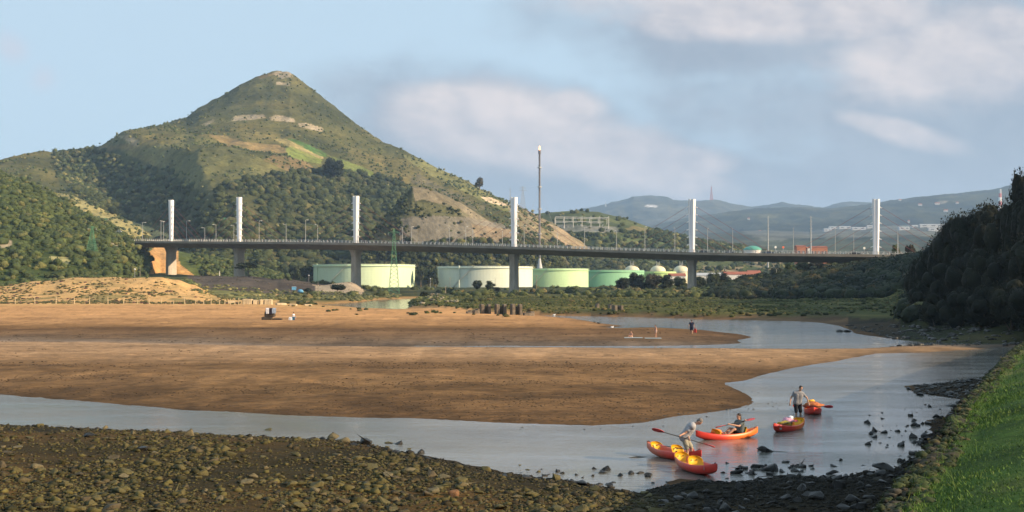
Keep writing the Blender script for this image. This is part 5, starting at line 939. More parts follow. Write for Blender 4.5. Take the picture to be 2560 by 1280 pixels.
# boulders that stand out, from the photograph: column, row of the foot, width in photo pixels
BOUL = [(98, 1070, 30, .9, 'big rounded boulder alone at the waterline far left'), (263, 1078, 20, 1.1, 'brown boulder at the waterline near the left, with a pale top'), (243, 1070, 14, .8, 'small dark stone touching the brown waterline boulder'), (178, 1066, 13, .6, 'small dark stone in the shallows left of the brown boulder'), (220, 1068, 16, .5, 'flat dark stone in the shallows left of the brown boulder'),
    (833, 1096, 30, 1.1, 'tall pale streaked boulder at the waterline'), (912, 1108, 38, .9, 'large dark boulder right of the pale streaked one'), (860, 1112, 34, .7, 'low pale boulder in front of the tall pale streaked one'), (780, 1104, 24, .8, 'dark boulder left of the tall pale streaked one'), (972, 1103, 24, .45, 'flat stone in the water, left of two'), (996, 1105, 26, .7, 'dark stone in the water, right of two'),
    (968, 1116, 14, .8, 'round stone at the water edge below the two in the water'), (1024, 1118, 12, .9, 'small pointed stone in the shallows'), (1052, 1128, 22, .9, 'pointed dark stone in the shallows farthest right of the point'), (668, 1071, 28, .3, 'flat stone barely above the water'), (1213, 1175, 30, .7, 'green topped boulder at the waterline'),
    (1302, 1158, 14, .5, 'small flat stone in the shallows, first of a scattered row'), (1318, 1169, 15, .5, 'flat stone nearest the first of the scattered row'), (1346, 1174, 11, 1., 'small upright stone of the scattered row'), (1390, 1198, 26, 1., 'angular boulder with an overhanging top'), (1418, 1200, 15, 1.1, 'squarish dark stone right of the overhanging one'), (1552, 1184, 23, .7, 'dark oval stone alone in the shallows left of the kayaks'),
    (1915, 1124, 42, .65, 'two humped black rock in open water below the yellow kayak'), (1904, 1120, 26, .4, 'low black rock joined to the two humped one'), (1840, 1178, 42, .8, 'black rock at the left of the dark cluster in the shallows'), (1862, 1168, 14, 1.1, 'upright black stone on the left of the dark cluster'), (1890, 1163, 28, .9, 'tall black rock in the dark cluster'), (1930, 1170, 50, .6, 'long black rock in the middle of the dark cluster'), (1955, 1174, 26, .7, 'black stone at the right of the dark cluster'), (1990, 1162, 22, .6, 'separate dark stone right of the dark cluster'), (1998, 1182, 13, 1.1, 'small upright stone below the separate dark stone'), (1805, 1176, 15, .5, 'small flat stone left of the dark cluster'), (1972, 1148, 12, .7, 'tiny dark stone above the dark cluster'),
    (2080, 1180, 34, .7, 'slanting dark rock with a plank like edge in the shallows'), (2095, 1175, 20, .3, 'thin leaning slab beside the slanting dark rock'), (2056, 1204, 12, 1., 'small round stone left of the shore ledge'), (2090, 1212, 44, .6, 'wide black rock of the shore ledge'), (2210, 1176, 62, .6, 'broad black ledge rock at the shore'), (2178, 1192, 22, .8, 'black stone left of the broad ledge rock'),
    (2285, 1060, 22, .7, 'dark stone off the right shore, left of a pair'), (2320, 1056, 22, .9, 'dark stone off the right shore, right of a pair'), (2340, 1040, 20, .9, 'round dark stone nearer the right shore'), (2355, 1038, 10, 1., 'small stone touching the round dark one'), (2252, 1110, 22, .8, 'dark rounded stone alone off the right shore'), (2300, 1104, 26, .7, 'dark slab stone against the right shore'), (2318, 1098, 20, .9, 'taller dark stone against the right shore'), (2280, 1132, 24, 1., 'squarish dark stone at the right shore'), (2250, 1150, 17, 1.1, 'upright dark stone below the squarish one'), (2251, 1166, 13, .9, 'small dark stone below the upright one'), (2178, 1099, 9, .8, 'tiny stone in open water right'), (2220, 1114, 16, .3, 'flat stone awash off the right shore'), (2157, 1158, 14, .3, 'flat stone awash below the open water'), (2272, 970, 20, .7, 'dark stone at the tip of the right rocky spit'), (2300, 985, 26, .6, 'low rock at the near side of the rocky spit'), (2375, 1011, 24, .4, 'flat dark rock in the cove right'),
    (2098, 828, 22, .5, 'black rock at the tip of the far headland shore'), (2118, 828, 26, .6, 'black rock second from the tip of the far headland shore'), (1486, 806, 7, .8, 'small black rock at the far sand edge, left of two'), (1497, 808, 9, .8, 'small black rock at the far sand edge, right of two'), (1052, 757, 14, .8, 'pale boulder on the stony point in the river'), (1580, 1090, 4, .3, 'tiny stone awash in the channel'), (2465, 962, 24, .4, 'orange brown stone on the shaded shore below the grass bank'),
    (1085, 1278, 34, .9, 'large pale boulder cut by the bottom picture edge'), (1134, 1282, 30, 1., 'reddish boulder right of the large pale one at the bottom edge'), (970, 1225, 32, 1., 'large angular pale boulder in mid shore'), (1070, 1200, 22, 1.1, 'squarish pale boulder on the shore'), (1612, 1240, 26, .8, 'rounded boulder where the shore meets the mud'), (475, 1105, 32, .9, 'tall knobbly pale boulder near the waterline at left'), (620, 1262, 40, .7, 'pale wedge shaped boulder near the bottom left'), (222, 1122, 30, .7, 'pale boulder with a dark left side at left'), (355, 1170, 34, .7, 'dark cored boulder in the left middle shore')]
OL, BRN, DRK, PL, ORG = (.078, .066, .023), (.065, .050, .026), (.014, .013, .011), (.115, .095, .050), (.16, .08, .035)
for i, (px, py, w, hs_, lb) in enumerate(BOUL):
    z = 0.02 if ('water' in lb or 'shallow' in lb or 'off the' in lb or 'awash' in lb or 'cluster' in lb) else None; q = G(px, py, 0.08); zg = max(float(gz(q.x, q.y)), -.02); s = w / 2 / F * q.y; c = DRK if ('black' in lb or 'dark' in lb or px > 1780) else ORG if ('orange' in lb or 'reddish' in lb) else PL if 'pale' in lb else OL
    if 'orange' in lb: c = ORG
    rock(lb, q.x, q.y, zg + s * hs_ * .35, s * 1.35, c, random.random() * 6, i % 8, 'standout boulders', hs_ * 1.5)
wordc = {OL: 'olive weed covered', BRN: 'brown mud stained', DRK: 'wet black', PL: 'pale dusty'}
nr = 0; rr = random.Random(99); taken = []
while nr < 225:
    px, py = rr.uniform(-20, 2330), rr.uniform(1072, 1345); q = G(px, py, .2); z, PX, PY, dd, mm_, ro = [float(a) for a in gz(q.x, q.y, True)]
    if dd < .1 or not bool(inpoly(np.array(PX), np.array(PY), RZ)) or not in_edge(q.x, q.y): continue
    if vn(q.x / 2.2, q.y / 3.2, 83) < -.45: continue
    if any(abs(px - a) < 26 and abs(py - b) < 9 for a, b in taken): continue
    taken.append((px, py)); dark = dd < 1.2 or px > 1640; c = DRK if dark else rr.choice([OL, OL, OL, BRN, PL]); s = rr.uniform(.13, .30) * (1.15 if py > 1150 else .9)
    c = tuple(c); zone = 'left' if px < 560 else 'centre left' if px < 1050 else 'centre' if px < 1500 else 'right'; row = 'beside the water' if dd < 1.8 else 'near the bottom edge' if py > 1240 else 'amid the cobbles'
    rock('%s rock %s, %s of the picture' % (wordc[c], row, zone), q.x, q.y, z + s * .12, s, c, rr.random() * 6, rr.randrange(8), 'rocks on the near shore, %s' % zone, rr.uniform(.8, 1.4)); nr += 1
nsh = 0
while nsh < 95:      # black stones that break the surface off the right shore and below the kayaks
    px, py = rr.choice([(rr.gauss(1930, 90), rr.gauss(1172, 13)), (rr.uniform(2120, 2420), rr.uniform(985, 1200)), (rr.uniform(2230, 2400), rr.uniform(1020, 1160)), (rr.uniform(1330, 1700), rr.uniform(1172, 1222))]); q = G(px, py, 0.); z, PX, PY, dd, mm_, ro = [float(a) for a in gz(q.x, q.y, True)]
    if dd > .2 or dd < -3.6 or not in_edge(q.x, q.y): continue
    s = rr.uniform(.06, .24); rock('black stone breaking the surface %s' % ('off the right bank' if px > 2100 else 'below the kayaks' if px > 1720 else 'off the near shore'), q.x, q.y, s * .05, s, DRK, rr.random() * 6, rr.randrange(8), 'black stones in the shallows %s' % ('off the right bank' if px > 2100 else 'below the kayaks' if px > 1720 else 'off the near shore'), rr.uniform(1., 2.)); nsh += 1
p, d, k, px, py = shore_pts(9000, 1300, 2600, 960, 1300, lambda PX, PY, z, d, k: np.where((d > -2.) & (d < .6) & (k > .12) & (PX > 1300), .8, 0)); m_ = in_edge(p[:, 0], p[:, 1]); p = p[m_]; p[:, 2] = np.maximum(p[:, 2], -.02)
scatter('shallows_stones', 'small black stones awash along the water edge', p, .03 + .10 * RNG.random(len(p)) ** 2, np.array([.018, .016, .012]) * (.6 + .9 * RNG.random((len(p), 1))), RP, M['wetrock'], cat='stones')
# weed, shells and small stones strewn over the sand
def sand_pts(n, px0, px1, py0, py1, f):
    px = px0 + (px1 - px0) * RNG.random(n); py = py0 + (py1 - py0) * RNG.random(n); D = F * (H - .3) / (py - YH); X = (px - CX) / F * D; z, PX, PY, d, marsh, ro = gz(X, D, True)
    k = fbm(X / 7, D / 3.5, 4, 191); ok = (d > .5) & (marsh < .1) & ~(inpoly(PX, PY, RZ) & (D < 100)) & (f(PY, k) > RNG.random(n)); return np.stack([X, D, z], -1)[ok], D[ok]
p, D_ = sand_pts(30000, -60, 2300, 822, 1062, lambda y, k: np.clip(k * 2.2 + .1 - .8 * ((y > 866) & (y < 918)) - .3 * (y < 850) + .25 * (y > 925), .01, 1)); r = (.02 + .065 * RNG.random(len(p)) ** 2.5) * np.clip(D_ / 75, .8, 2.4)
scatter('strewn_weed', 'dark weed and small stones strewn over the wet sand', p, r, np.array([.035, .022, .011]) * (.5 + RNG.random((len(p), 1))), [lump_proto(70 + q, ICO1, .6) for q in range(3)], M['rock'], zs=.45, cat='weed')
# pale stones heaped on the river point
hp = []
for k in range(70):
    px = 1030 + 115 * rr.random(); D = 330 + 34 * rr.random(); hp.append([(px - CX) / F * D, D, float(gz((px - CX) / F * D, D)) + .2 + 2.6 * math.exp(-((px - 1086) / 26) ** 2) * math.exp(-((D - 352) / 14) ** 2)])
hp = np.array(hp); scatter('stone_heap', 'heap of pale boulders on the stony point in the river', hp, .45 + .5 * RNG.random(len(hp)), np.array([.17, .15, .11]) * (.5 + RNG.random((len(hp), 1))), RP, M['rock'], cat='stones')
o = MB().ell((0, 0, -1.0), (8, 13, 3.7), nu=24, nv=12).build('point_mound', mat('mound_soil', (.10, .105, .04), .95, .1, vary=((.4, .6, 1.3), (2, .7, 1.2)), bump=(1., .5))); o.location = ((1088 - CX) / F * 350, 350, 0); tag(o, 'weedy mound of the stony point where the river bends', 'mound', kind='structure')
mpnt = []
for k in range(120): a, b = rr.uniform(-7, 7), rr.uniform(-12, 9); mpnt.append([o.location.x + a, 350 + b, -1 + 3.7 * math.sqrt(max(0, 1 - (a / 8) ** 2 - (b / 13) ** 2))])
mpnt = np.array(mpnt); scatter('point_scrub', 'weeds growing on the stony point', mpnt, .3 + .6 * RNG.random(len(mpnt)), greens(len(mpnt), (.06, .07, .03), (.13, .14, .05)), PR_S, M['leaf'], zs=.7)
# gull and flotsam
gull = MB().ell((0, 0, .12), (.2, .09, .1)).ell((.17, 0, .22), (.06, .05, .055)).add([(-.15, -.03, .12), (-.15, .03, .12), (-.34, .03, .13), (-.34, -.03, .13), (-.15, 0, .16)], [(0, 1, 2, 3), (0, 3, 4), (1, 4, 2), (2, 4, 3)])
WHT = mat('white_feather', (.8, .8, .8), .8, .2, vary=((8, .9, 1.05),))
for px, py, sc_, lb in ((1385, 787, 1.3, 'white gull standing in the far river shallows'), (1530, 820, 1.1, 'white gull beside the greenish pool on the sand'), (897, 743, 1.4, 'white gull at the edge of the upper river pool')):
    q = G(px, py, .2); o = link(bpy.data.objects.new('gull', gull.mesh('gull', WHT, True))); o.location = (q.x, q.y, max(float(gz(q.x, q.y)), 0)); o.scale = (sc_,) * 3; tag(o, lb, 'bird')
for px, py, L_, rz, lb in ((1985, 1187, 2.4, .02, 'long thin dark spar lying in the shallows below the black cluster'), (1600, 1140, .9, .3, 'dark branch in the shallows left of the kayaks')):
    q = G(px, py, .05); o = MB().tube([(-L_ / 2, 0, 0), (-L_ * .1, .05, .02), (L_ / 2, 0, -.02)], [.012, .022, .01], 6).build('driftwood', M['black']); o.location = (q.x, q.y, .0); o.rotation_euler.z = rz; tag(o, lb, 'driftwood')
# ---------------------------------------------------------------- people
def bake(mb, name, m, parent, voxel, smooth=2, label=None):
    o = mb.build(name, m); md = o.modifiers.new('r', 'REMESH'); md.mode = 'VOXEL'; md.voxel_size = voxel; md.use_smooth_shade = True
    sm = o.modifiers.new('s', 'SMOOTH'); sm.factor = .5; sm.iterations = smooth
    bpy.context.view_layer.update(); me = bpy.data.meshes.new_from_object(o.evaluated_get(bpy.context.evaluated_depsgraph_get())); old = o.data; o.modifiers.clear(); o.data = me; bpy.data.meshes.remove(old); me.name = name
    if m and not me.materials: me.materials.append(m)
    o.parent = parent
    if label: o['label'] = label
    return o
def person(lb, loc, rz, J, shirt=None, shorts=None, hair='hair', scale=1., voxel=.011, hairlen=0., grp=None, sleeves=.55, legs=.8, bulk=0.):
    """J: joints in metres, x forward, y to the person's left"""
    c = thing('person', lb, 'person', loc, rz, grp); c.scale = (scale,) * 3; V_ = {k: Vector(v) for k, v in J.items() if k not in ('look', 'grip')}; b = MB()
    ch, pe, nk, hd_ = V_['chest'], V_['pelvis'], V_['neck'], V_['head']; sd = (V_['shL'] - V_['shR']).normalized(); hs = (V_['hipL'] - V_['hipR']).normalized(); up = (ch - pe).normalized()
    def torso(mb, g=0.):
        g += bulk
        wst = pe.lerp(ch, .45)
        for s in (-1, 1):
            mb.cap(ch + sd * s * .085, wst + sd * s * .06, .115 + g, .105 + g); mb.cap(wst + sd * s * .06, pe + hs * s * .065, .105 + g, .12 + g)
            mb.cap(ch + up * .1 + sd * s * .03, (V_['shL'] if s > 0 else V_['shR']) - up * .015, .085 + g, .062 + g)
    torso(b); b.cap(ch + up * .12, nk, .07, .058); b.cap(nk, hd_ - (hd_ - nk) * .2, .055, .056)
    look = Vector(J['look']).normalized(); hup = (hd_ - nk).normalized(); side = hup.cross(look).normalized(); look = side.cross(hup).normalized(); R = Matrix((look, side, hup)).transposed()
    b.ell(hd_ + hup * .03, (.098, .078, .105), R, 16, 12); b.ell(hd_ + look * .03 - hup * .05, (.062, .055, .065), R); b.ell(hd_ + look * .098 - hup * .01, (.022, .014, .026), R); b.ell(hd_ + look * .075 + hup * .03, (.02, .05, .012), R)
    for s in (-1, 1): b.ell(hd_ + side * s * .078 - look * .005, (.022, .01, .032), R); b.ell(hd_ + look * .083 + side * s * .03 + hup * .012, (.012, .014, .009), R)
    b.ell(hd_ + look * .088 - hup * .05, (.012, .024, .009), R)
    for S_ in 'LR':
        sh, el, wr_ = V_['sh' + S_], V_['el' + S_], V_['wr' + S_]; b.cap(sh, el, .052, .041); b.cap(el, wr_, .041, .028)
        f = (wr_ - el).normalized(); g = Vector(J.get('grip', {}).get(S_, (0, 0, -1))); lat = f.cross(g); lat = (lat if lat.length > .1 else f.orthogonal()).normalized(); pal = lat.cross(f).normalized(); curl = 1.1 if S_ in J.get('grip', {}) else .35
        b.ell(wr_ + f * .05, (.03, .042, .05), Matrix((pal, lat, f)).transposed())
        for q, (o_, ln) in enumerate(((-.032, .070), (-.011, .080), (.011, .074), (.032, .058))):
            base = wr_ + f * .085 + lat * o_; kn = base + (f * math.cos(curl * .7) - pal * -math.sin(curl * .7)) * ln * .5; tip = kn + (f * math.cos(curl * 1.8) + pal * math.sin(curl * 1.8)) * ln * .5
            b.cap(base, kn, .0105, .0095, 6); b.cap(kn, tip, .0095, .008, 6)
        tb = wr_ + f * .03 - lat * .035; tk = tb + (f * .6 - lat * .6 + pal * .4).normalized() * .035; b.cap(tb, tk, .013, .011, 6); b.cap(tk, tk + (f * .6 + pal * .8).normalized() * .03, .011, .009, 6)
        hp_, kn_, an = V_['hip' + S_], V_['kn' + S_], V_['an' + S_]; b.cap(hp_, kn_, .088, .056); mid = kn_.lerp(an, .3); b.cap(kn_, mid, .055, .056); b.cap(mid, an, .056, .034)
        toe = Vector(J.get('toe' + S_, tuple(an + Vector((.17, 0, -.05))))); b.cap(an - Vector((0, 0, .03)), toe, .036, .028); b.cap(an - Vector((.03, 0, .04)), an + (toe - an) * .4 - Vector((0, 0, .01)), .034, .03)
    bake(b, 'body', M['skin'], c, voxel)
    if shirt:
        m_ = MB(); torso(m_, .022)
        for S_ in 'LR': sh, el = V_['sh' + S_], V_['el' + S_]; m_.cap(sh, sh.lerp(el, sleeves), .072, .07)
        m_.cap(pe + hs * .07 - up * .02, pe - hs * .07 - up * .02, .135 + bulk, .135 + bulk); bake(m_, 'shirt', shirt, c, voxel * 1.2)
    if shorts:
        m_ = MB(); m_.cap(pe + hs * .06, pe - hs * .06, .148, .148); m_.cap(pe + hs * .07 - up * .03, pe - hs * .07 - up * .03, .14, .14)
        for S_ in 'LR': hp_, kn_ = V_['hip' + S_], V_['kn' + S_]; m_.cap(hp_, hp_.lerp(kn_, legs), .115, .092)
        bake(m_, 'shorts', shorts, c, voxel * 1.2)
    h_ = MB(); h_.ell(hd_ + hup * .052 - look * .018, (.103, .087, .095), R, 16, 12); h_.ell(hd_ - look * .055 + hup * .0, (.055, .074, .08), R)
    if hairlen: h_.cap(hd_ - look * .06, hd_ - look * .075 - hup * hairlen, .065, .05)
    bake(h_, 'hair', M[hair], c, .01); return c
def local(base, rz, P):   # world point -> a person's own axes
    d = Vector(P) - Vector(base); return Vector((d.x * math.cos(rz) + d.y * math.sin(rz), -d.x * math.sin(rz) + d.y * math.cos(rz), d.z))
C_GREY = cloth('grey_shirt', (.22, .22, .235)); C_GREY2 = cloth('pale_grey_shirt', (.33, .325, .34)); C_BLK = cloth('black_shorts', (.015, .016, .02)); C_KHA = cloth('khaki_shorts', (.30, .28, .22)); C_NAVY = cloth('navy_shirt', (.02, .025, .05)); C_TEAL = cloth('grey_green_shirt', (.10, .12, .125)); C_WHT = cloth('white_shirt', (.72, .72, .74)); C_SWIM = cloth('pale_swim_shorts', (.55, .40, .33)); C_BLUE = cloth('blue_patterned_towel', (.06, .22, .34))
def paddle(lb, a, b_, roll=0., ln=None):
    """double bladed paddle whose tips are at world points a and b"""
    a, b_ = Vector(a), Vector(b_); mid = (a + b_) / 2; d = (b_ - a); L_ = d.length; d.normalize(); c = thing('paddle', lb, 'paddle', mid); MB().tube([-d * (L_ / 2 - .30), d * (L_ / 2 - .30)], .017, 8).build('shaft', M['black'], c)
    n_ = d.cross(Vector((0, 1, 0))).normalized() if abs(d.y) < .95 else d.orthogonal().normalized()
    for s, ro in ((-1, roll), (1, roll + .5)):
        e = d * s; w = Matrix.Rotation(ro, 3, d) @ n_; f = e.cross(w); Vb = []; st = [(0, .02), (.06, .06), (.16, .095), (.28, .10), (.38, .088), (.44, .05), (.46, .01)]
        for sgn in (1, -1):
            for u, hw in st:
                for q in (-1, -.5, 0, .5, 1): Vb.append(e * (L_ / 2 - .46 + u) + w * hw * q + f * (.03 * (1 - q * q) * (u / .46) + .006 * sgn))
        n1_ = len(st) * 5; Fb = [(i * 5 + j, i * 5 + j + 1, i * 5 + j + 6, i * 5 + j + 5) for i in range(len(st) - 1) for j in range(4)]; Fb += [tuple(n1_ + q for q in reversed(f_)) for f_ in Fb[:]]
        ed = [i * 5 for i in range(len(st))] + [(len(st) - 1) * 5 + j for j in range(1, 5)] + [i * 5 + 4 for i in reversed(range(len(st) - 1))] + [3, 2, 1]
        Fb += [(ed[i], ed[(i + 1) % len(ed)], ed[(i + 1) % len(ed)] + n1_, ed[i] + n1_) for i in range(len(ed))]; MB().add(Vb, Fb).build('blade', M['redblade'], c, True)
    return c
# ---- kayaks
def kayak(lb, p0, p1, z0, cA, cB, seats=((-.28, 1), (.42, 1)), extra=None, pitch=0., emblem=None, L_=None, wt=.80):
    """sit on top kayak from stern p0 to bow p1 (waterline points); cA stern colour, cB bow colour"""
    p0, p1 = Vector(p0), Vector(p1); d = p1 - p0; d.z = 0; Lk = L_ or d.length; mid = (p0 + p1) / 2; rz = math.atan2(d.y, d.x); c = thing('kayak', lb, 'kayak', (mid.x, mid.y, z0), rz, 'sit on top kayaks'); c.rotation_euler.y = -pitch
    ns = 34; V, Cc = [], []
    for i in range(ns + 1):
        t = -1 + 2 * i / ns; x = t * Lk / 2; hb = wt / 2 * max(0., 1 - abs(t) ** 2.1) ** .85 + .012; keel = .27 * abs(t) ** 2.8; g = .30 + .20 * abs(t) ** 2.4; ck = sst(.86, .70, abs(t)); dk = g + .025 * (1 - ck) * (1 - abs(t)) - .17 * float(ck) * (.78 + .22 * math.cos(t * 9))
        sec = []
        for q in range(-6, 7):
            a = q / 6 * math.pi / 2; y = hb * math.copysign(abs(math.sin(a)) ** .75, a); zz_ = g - (g - keel) * abs(math.cos(a)) ** .55; sec.append((y, zz_))
        sec += [(hb * .93, g + .02), (hb * .82, g + .015), (hb * .70, (g + dk) / 2), (hb * .6, dk), (0, dk - .01), (-hb * .6, dk), (-hb * .70, (g + dk) / 2), (-hb * .82, g + .015), (-hb * .93, g + .02)]
        for y, z in sec:
            V.append((x, y, z)); u = float(sst(-.5, .35, t + .25 * math.sin(y * 9))); Cc.append([cA[k] * (1 - u) + cB[k] * u for k in range(3)])
    m = len(sec); Fc = [[i * m + k, i * m + (k + 1) % m, (i + 1) * m + (k + 1) % m, (i + 1) * m + k] for i in range(ns) for k in range(m)]
    V += [(-Lk / 2 - .01, 0, .36), (Lk / 2 + .01, 0, .36)]; Cc += [list(cA), list(cB)]; e = [[k + 1 if k + 1 < m else 0, k, len(V) - 2] for k in range(m)] + [[ns * m + k, ns * m + (k + 1) % m, len(V) - 1] for k in range(m)]
    mk_mesh('hull', np.array(V), [np.array(Fc), np.array(e)], M['hull'], np.array(Cc), True, c)
    for sx, dr in seats:
        x0 = sx * Lk / 2; s_ = MB(); Vs = []
        for tt_ in (0, 1):
            for q in range(11):
                a = -1.25 + 2.5 * q / 10; rad_ = .27 + tt_ * .02; hgt_ = .34 * (1 - .35 * abs(a / 1.25) ** 3)
                for h_ in (.0, .6, 1.): Vs.append((x0 - dr * (rad_ * math.cos(a) - .1 + .10 * h_), rad_ * math.sin(a) * 1.02, .20 + hgt_ * h_))
        Fs_ = []
        for tt_ in (0, 1):
            for q in range(10):
                for h_ in (0, 1): bq = tt_ * 33 + q * 3 + h_; f_ = (bq, bq + 3, bq + 4, bq + 1); Fs_.append(f_ if tt_ else tuple(reversed(f_)))
        for q in range(10): a_, b2 = q * 3 + 2, q * 3 + 5; Fs_.append((a_, b2, b2 + 33, a_ + 33)); a_, b2 = q * 3, q * 3 + 3; Fs_.append((b2, a_, a_ + 33, b2 + 33))
        for q in (0, 10): a_ = q * 3; Fs_ += [(a_, a_ + 1, a_ + 34, a_ + 33), (a_ + 1, a_ + 2, a_ + 35, a_ + 34)]
        so = s_.add(Vs, Fs_).build('seat_back', M['yellow'], c, True)
        for y in (-.1, .1): MB().tube([(x0 - dr * (.27 * .93 - .1 + .05) + .03 * dr, y, .40), (x0 - dr * (.27 * .93 - .1 + .05) - .03 * dr, y, .40)], .019, 8).build('button', M['black'], so)
        MB().ell((x0 + dr * .02, 0, .17), (.22, .22, .05)).build('seat_pad', M['yellow'], c, True)
    MB().tube([(-Lk * .5, 0, .47), (-Lk * .5 + .1, 0, .53), (-Lk * .5 + .2, 0, .48)], .014, 6).build('carry_handle', M['black'], c); MB().tube([(Lk * .5, 0, .47), (Lk * .5 - .1, 0, .53), (Lk * .5 - .2, 0, .48)], .014, 6).build('carry_handle', M['black'], c)
    if emblem:
        tx_, sd_ = emblem; t = tx_; hb = wt / 2 * (1 - abs(t) ** 2.1) ** .85; hb2 = wt / 2 * (1 - abs(t * 1.03) ** 2.1) ** .85; x_ = t * Lk / 2; ang = math.atan2(hb2 - hb, Lk / 2 * t * .03); ob = MB().ell((0, 0, 0), (.085, .006, .085), None, 16, 6).build('emblem', mat('emblem_print', (.22, .26, .24), .7, .3, vary=((20., .4, 1.8),)), c); ob.location = (x_, sd_ * (hb * .985 + .004), .30); ob.rotation_euler.z = ang
    return c
RED, ORA, PALR = (.55, .035, .02), (.75, .16, .025), (.52, .13, .07)
k1 = kayak('faded red kayak aground behind the bending man, with two yellow seats', G(1628, 1136, 0), G(1742, 1156, 0), -.03, PALR, RED, seats=((-.56, 1), (.2, 1)), L_=3.0)
k2 = kayak('red kayak nearest the camera, pulled onto the mud with two yellow seats', G(1684, 1160, .02), G(1797, 1197, .02), -.01, PALR, RED, seats=((-.60, 1), (.06, 1)), emblem=(.70, -1), L_=3.2)
k3 = kayak('orange kayak afloat with a paddler sitting in it', G(1895, 1091, 0), G(1739, 1101, 0), -.10, ORA, RED, seats=((-.42, 1), (.28, -1)), L_=3.1)
k4 = kayak('empty orange kayak loaded with a pink bag, drifting between the men', G(2010, 1066, 0), G(1934, 1083, 0), -.09, ORA, RED, seats=((-.55, 1), (.2, 1)), emblem=(.80, 1), L_=3.1)
k5 = kayak('red kayak seen end on, being pulled by the wading man', G(2028, 1022, 0), G(2035, 1041, 0), -.09, ORA, RED, seats=((.1, 1), (-.4, 1)), L_=3.2, wt=.86)
# the bending man with a paddle
b1 = G(1718, 1156, 0.); rz1 = math.radians(-12)
A_, B_ = W(1630, 1072, b1.y - .55), W(1787, 1117, b1.y - .25)
paddle('black shafted paddle with red blades held across by the bending man', A_, B_, .9)
gL, gR = A_.lerp(B_, .60), A_.lerp(B_, .47)
P1 = dict(pelvis=(-.10, 0, .93), chest=(.12, 0, 1.25), neck=(.30, 0, 1.41), head=(.43, 0, 1.48), shL=(.20, .20, 1.34), shR=(.20, -.20, 1.34), elL=(.02, .30, 1.12), elR=(-.08, -.27, 1.08), wrL=tuple(local(b1, rz1, gL) + Vector((-.04, .06, .04))), wrR=tuple(local(b1, rz1, gR) + Vector((-.03, .03, .07))),
    hipL=(-.09, .10, .88), hipR=(-.10, -.10, .88), knL=(.16, .12, .50), knR=(.02, -.10, .47), anL=(.06, .14, .08), anR=(-.02, -.12, .08), look=(.75, 0, -.65), grip=dict(L=(1, 0, -.4), R=(1, 0, -.4)))
person('grey haired man in grey shirt and khaki shorts bending over the beached kayaks', b1, rz1, P1, C_GREY2, C_KHA, 'greyhair', voxel=.010, bulk=.045)
# the paddler
kb = k3.matrix_basis @ Vector((-.42 * 1.55, 0, 0)); rz3 = k3.rotation_euler.z; b3 = Vector((kb.x, kb.y, -.10))
A3, B3 = W(1789, 1069, b3.y - .75), W(1887, 1046, b3.y - .15); paddle('black shafted paddle with red blades lifted by the seated paddler', A3, B3, 1.3); l3 = lambda P: tuple(local(b3, rz3, P))
P3 = dict(pelvis=(.0, 0, .30), chest=(.02, 0, .64), neck=(.05, 0, .84), head=(.07, 0, .98), shL=(.03, .19, .75), shR=(.03, -.19, .75), elL=(.26, .30, .62), elR=(.10, -.32, .58), wrL=l3(A3.lerp(B3, .36)), wrR=l3(A3.lerp(B3, .74)), hipL=(.03, .10, .26), hipR=(.03, -.10, .26), knL=(.42, .17, .50), knR=(.42, -.15, .50), anL=(.75, .12, .24), anR=(.75, -.12, .24), toeL=(.85, .14, .36), toeR=(.85, -.14, .36), look=(1, .1, -.1), grip=dict(L=(1, 0, 0), R=(1, 0, 0)))
person('paddler in grey shirt and dark shorts sitting in the orange kayak', b3, rz3, P3, C_TEAL, C_BLK, 'hair', voxel=.010, bulk=.02, hairlen=.13, legs=.7)
# the wading man
b4 = G(1995, 1040, -.28); b4.z = -.34; b4.y = F * H / (1036 - YH); b4.x = (1994 - CX) / F * b4.y; rz4 = math.radians(-78); T4 = W(2022, 1008, b4.y - .25); l4 = lambda P: tuple(local(b4, rz4, P))
P4 = dict(pelvis=(0, 0, .95), chest=(.06, .02, 1.30), neck=(.12, .05, 1.50), head=(.17, .08, 1.63), shL=(.10, .20, 1.38), shR=(.05, -.18, 1.42), elL=(.16, .42, 1.17), elR=(-.02, -.34, 1.17), wrL=l4(T4), wrR=(.06, -.42, .93), hipL=(0, .10, .90), hipR=(0, -.10, .90), knL=(.05, .13, .48), knR=(.10, -.12, .48), anL=(-.02, .15, .08), anR=(.06, -.13, .08), look=(1, .1, -.15), grip=dict(L=(0, 0, -1)))
person('wading man in grey shirt and black shorts reaching for the end on kayak', b4, rz4, P4, C_GREY, C_BLK, 'hair', voxel=.010, bulk=.025, legs=.95)
# navy walker seen from behind
b5 = G(1729, 837, .25); b5.z = float(gz(b5.x, b5.y)); P5 = dict(pelvis=(0, 0, .95), chest=(.03, 0, 1.30), neck=(.04, 0, 1.50), head=(.06, 0, 1.64), shL=(.02, .20, 1.42), shR=(.02, -.20, 1.42), elL=(-.05, .31, 1.14), elR=(.06, -.30, 1.14), wrL=(.05, .34, .90), wrR=(.10, -.33, .90), hipL=(0, .10, .90), hipR=(0, -.10, .90), knL=(.14, .10, .50), knR=(-.04, -.09, .49), anL=(.12, .10, .08), anR=(-.24, -.09, .14), look=(1, 0, 0))
person('man in navy shirt and shorts walking away across the wet sand with a red bag', b5, math.radians(85), P5, C_NAVY, C_NAVY, 'hair', voxel=.014, legs=.8)
wb = b5 + Vector((.42, -.05, 0)); o = MB().box((0, 0, .48), (.16, .34, .46), taper=.8).tube([(0, -.1, .68), (0, -.05, .84), (0, .05, .84), (0, .1, .68)], .012, 5).build('bag', mat('red_bag', (.55, .08, .06), .8, .2, vary=((5, .85, 1.1),))); o.location = wb; o.rotation_euler.z = 1.2; tag(o, 'red bag hanging from the right hand of the navy walker', 'bag')
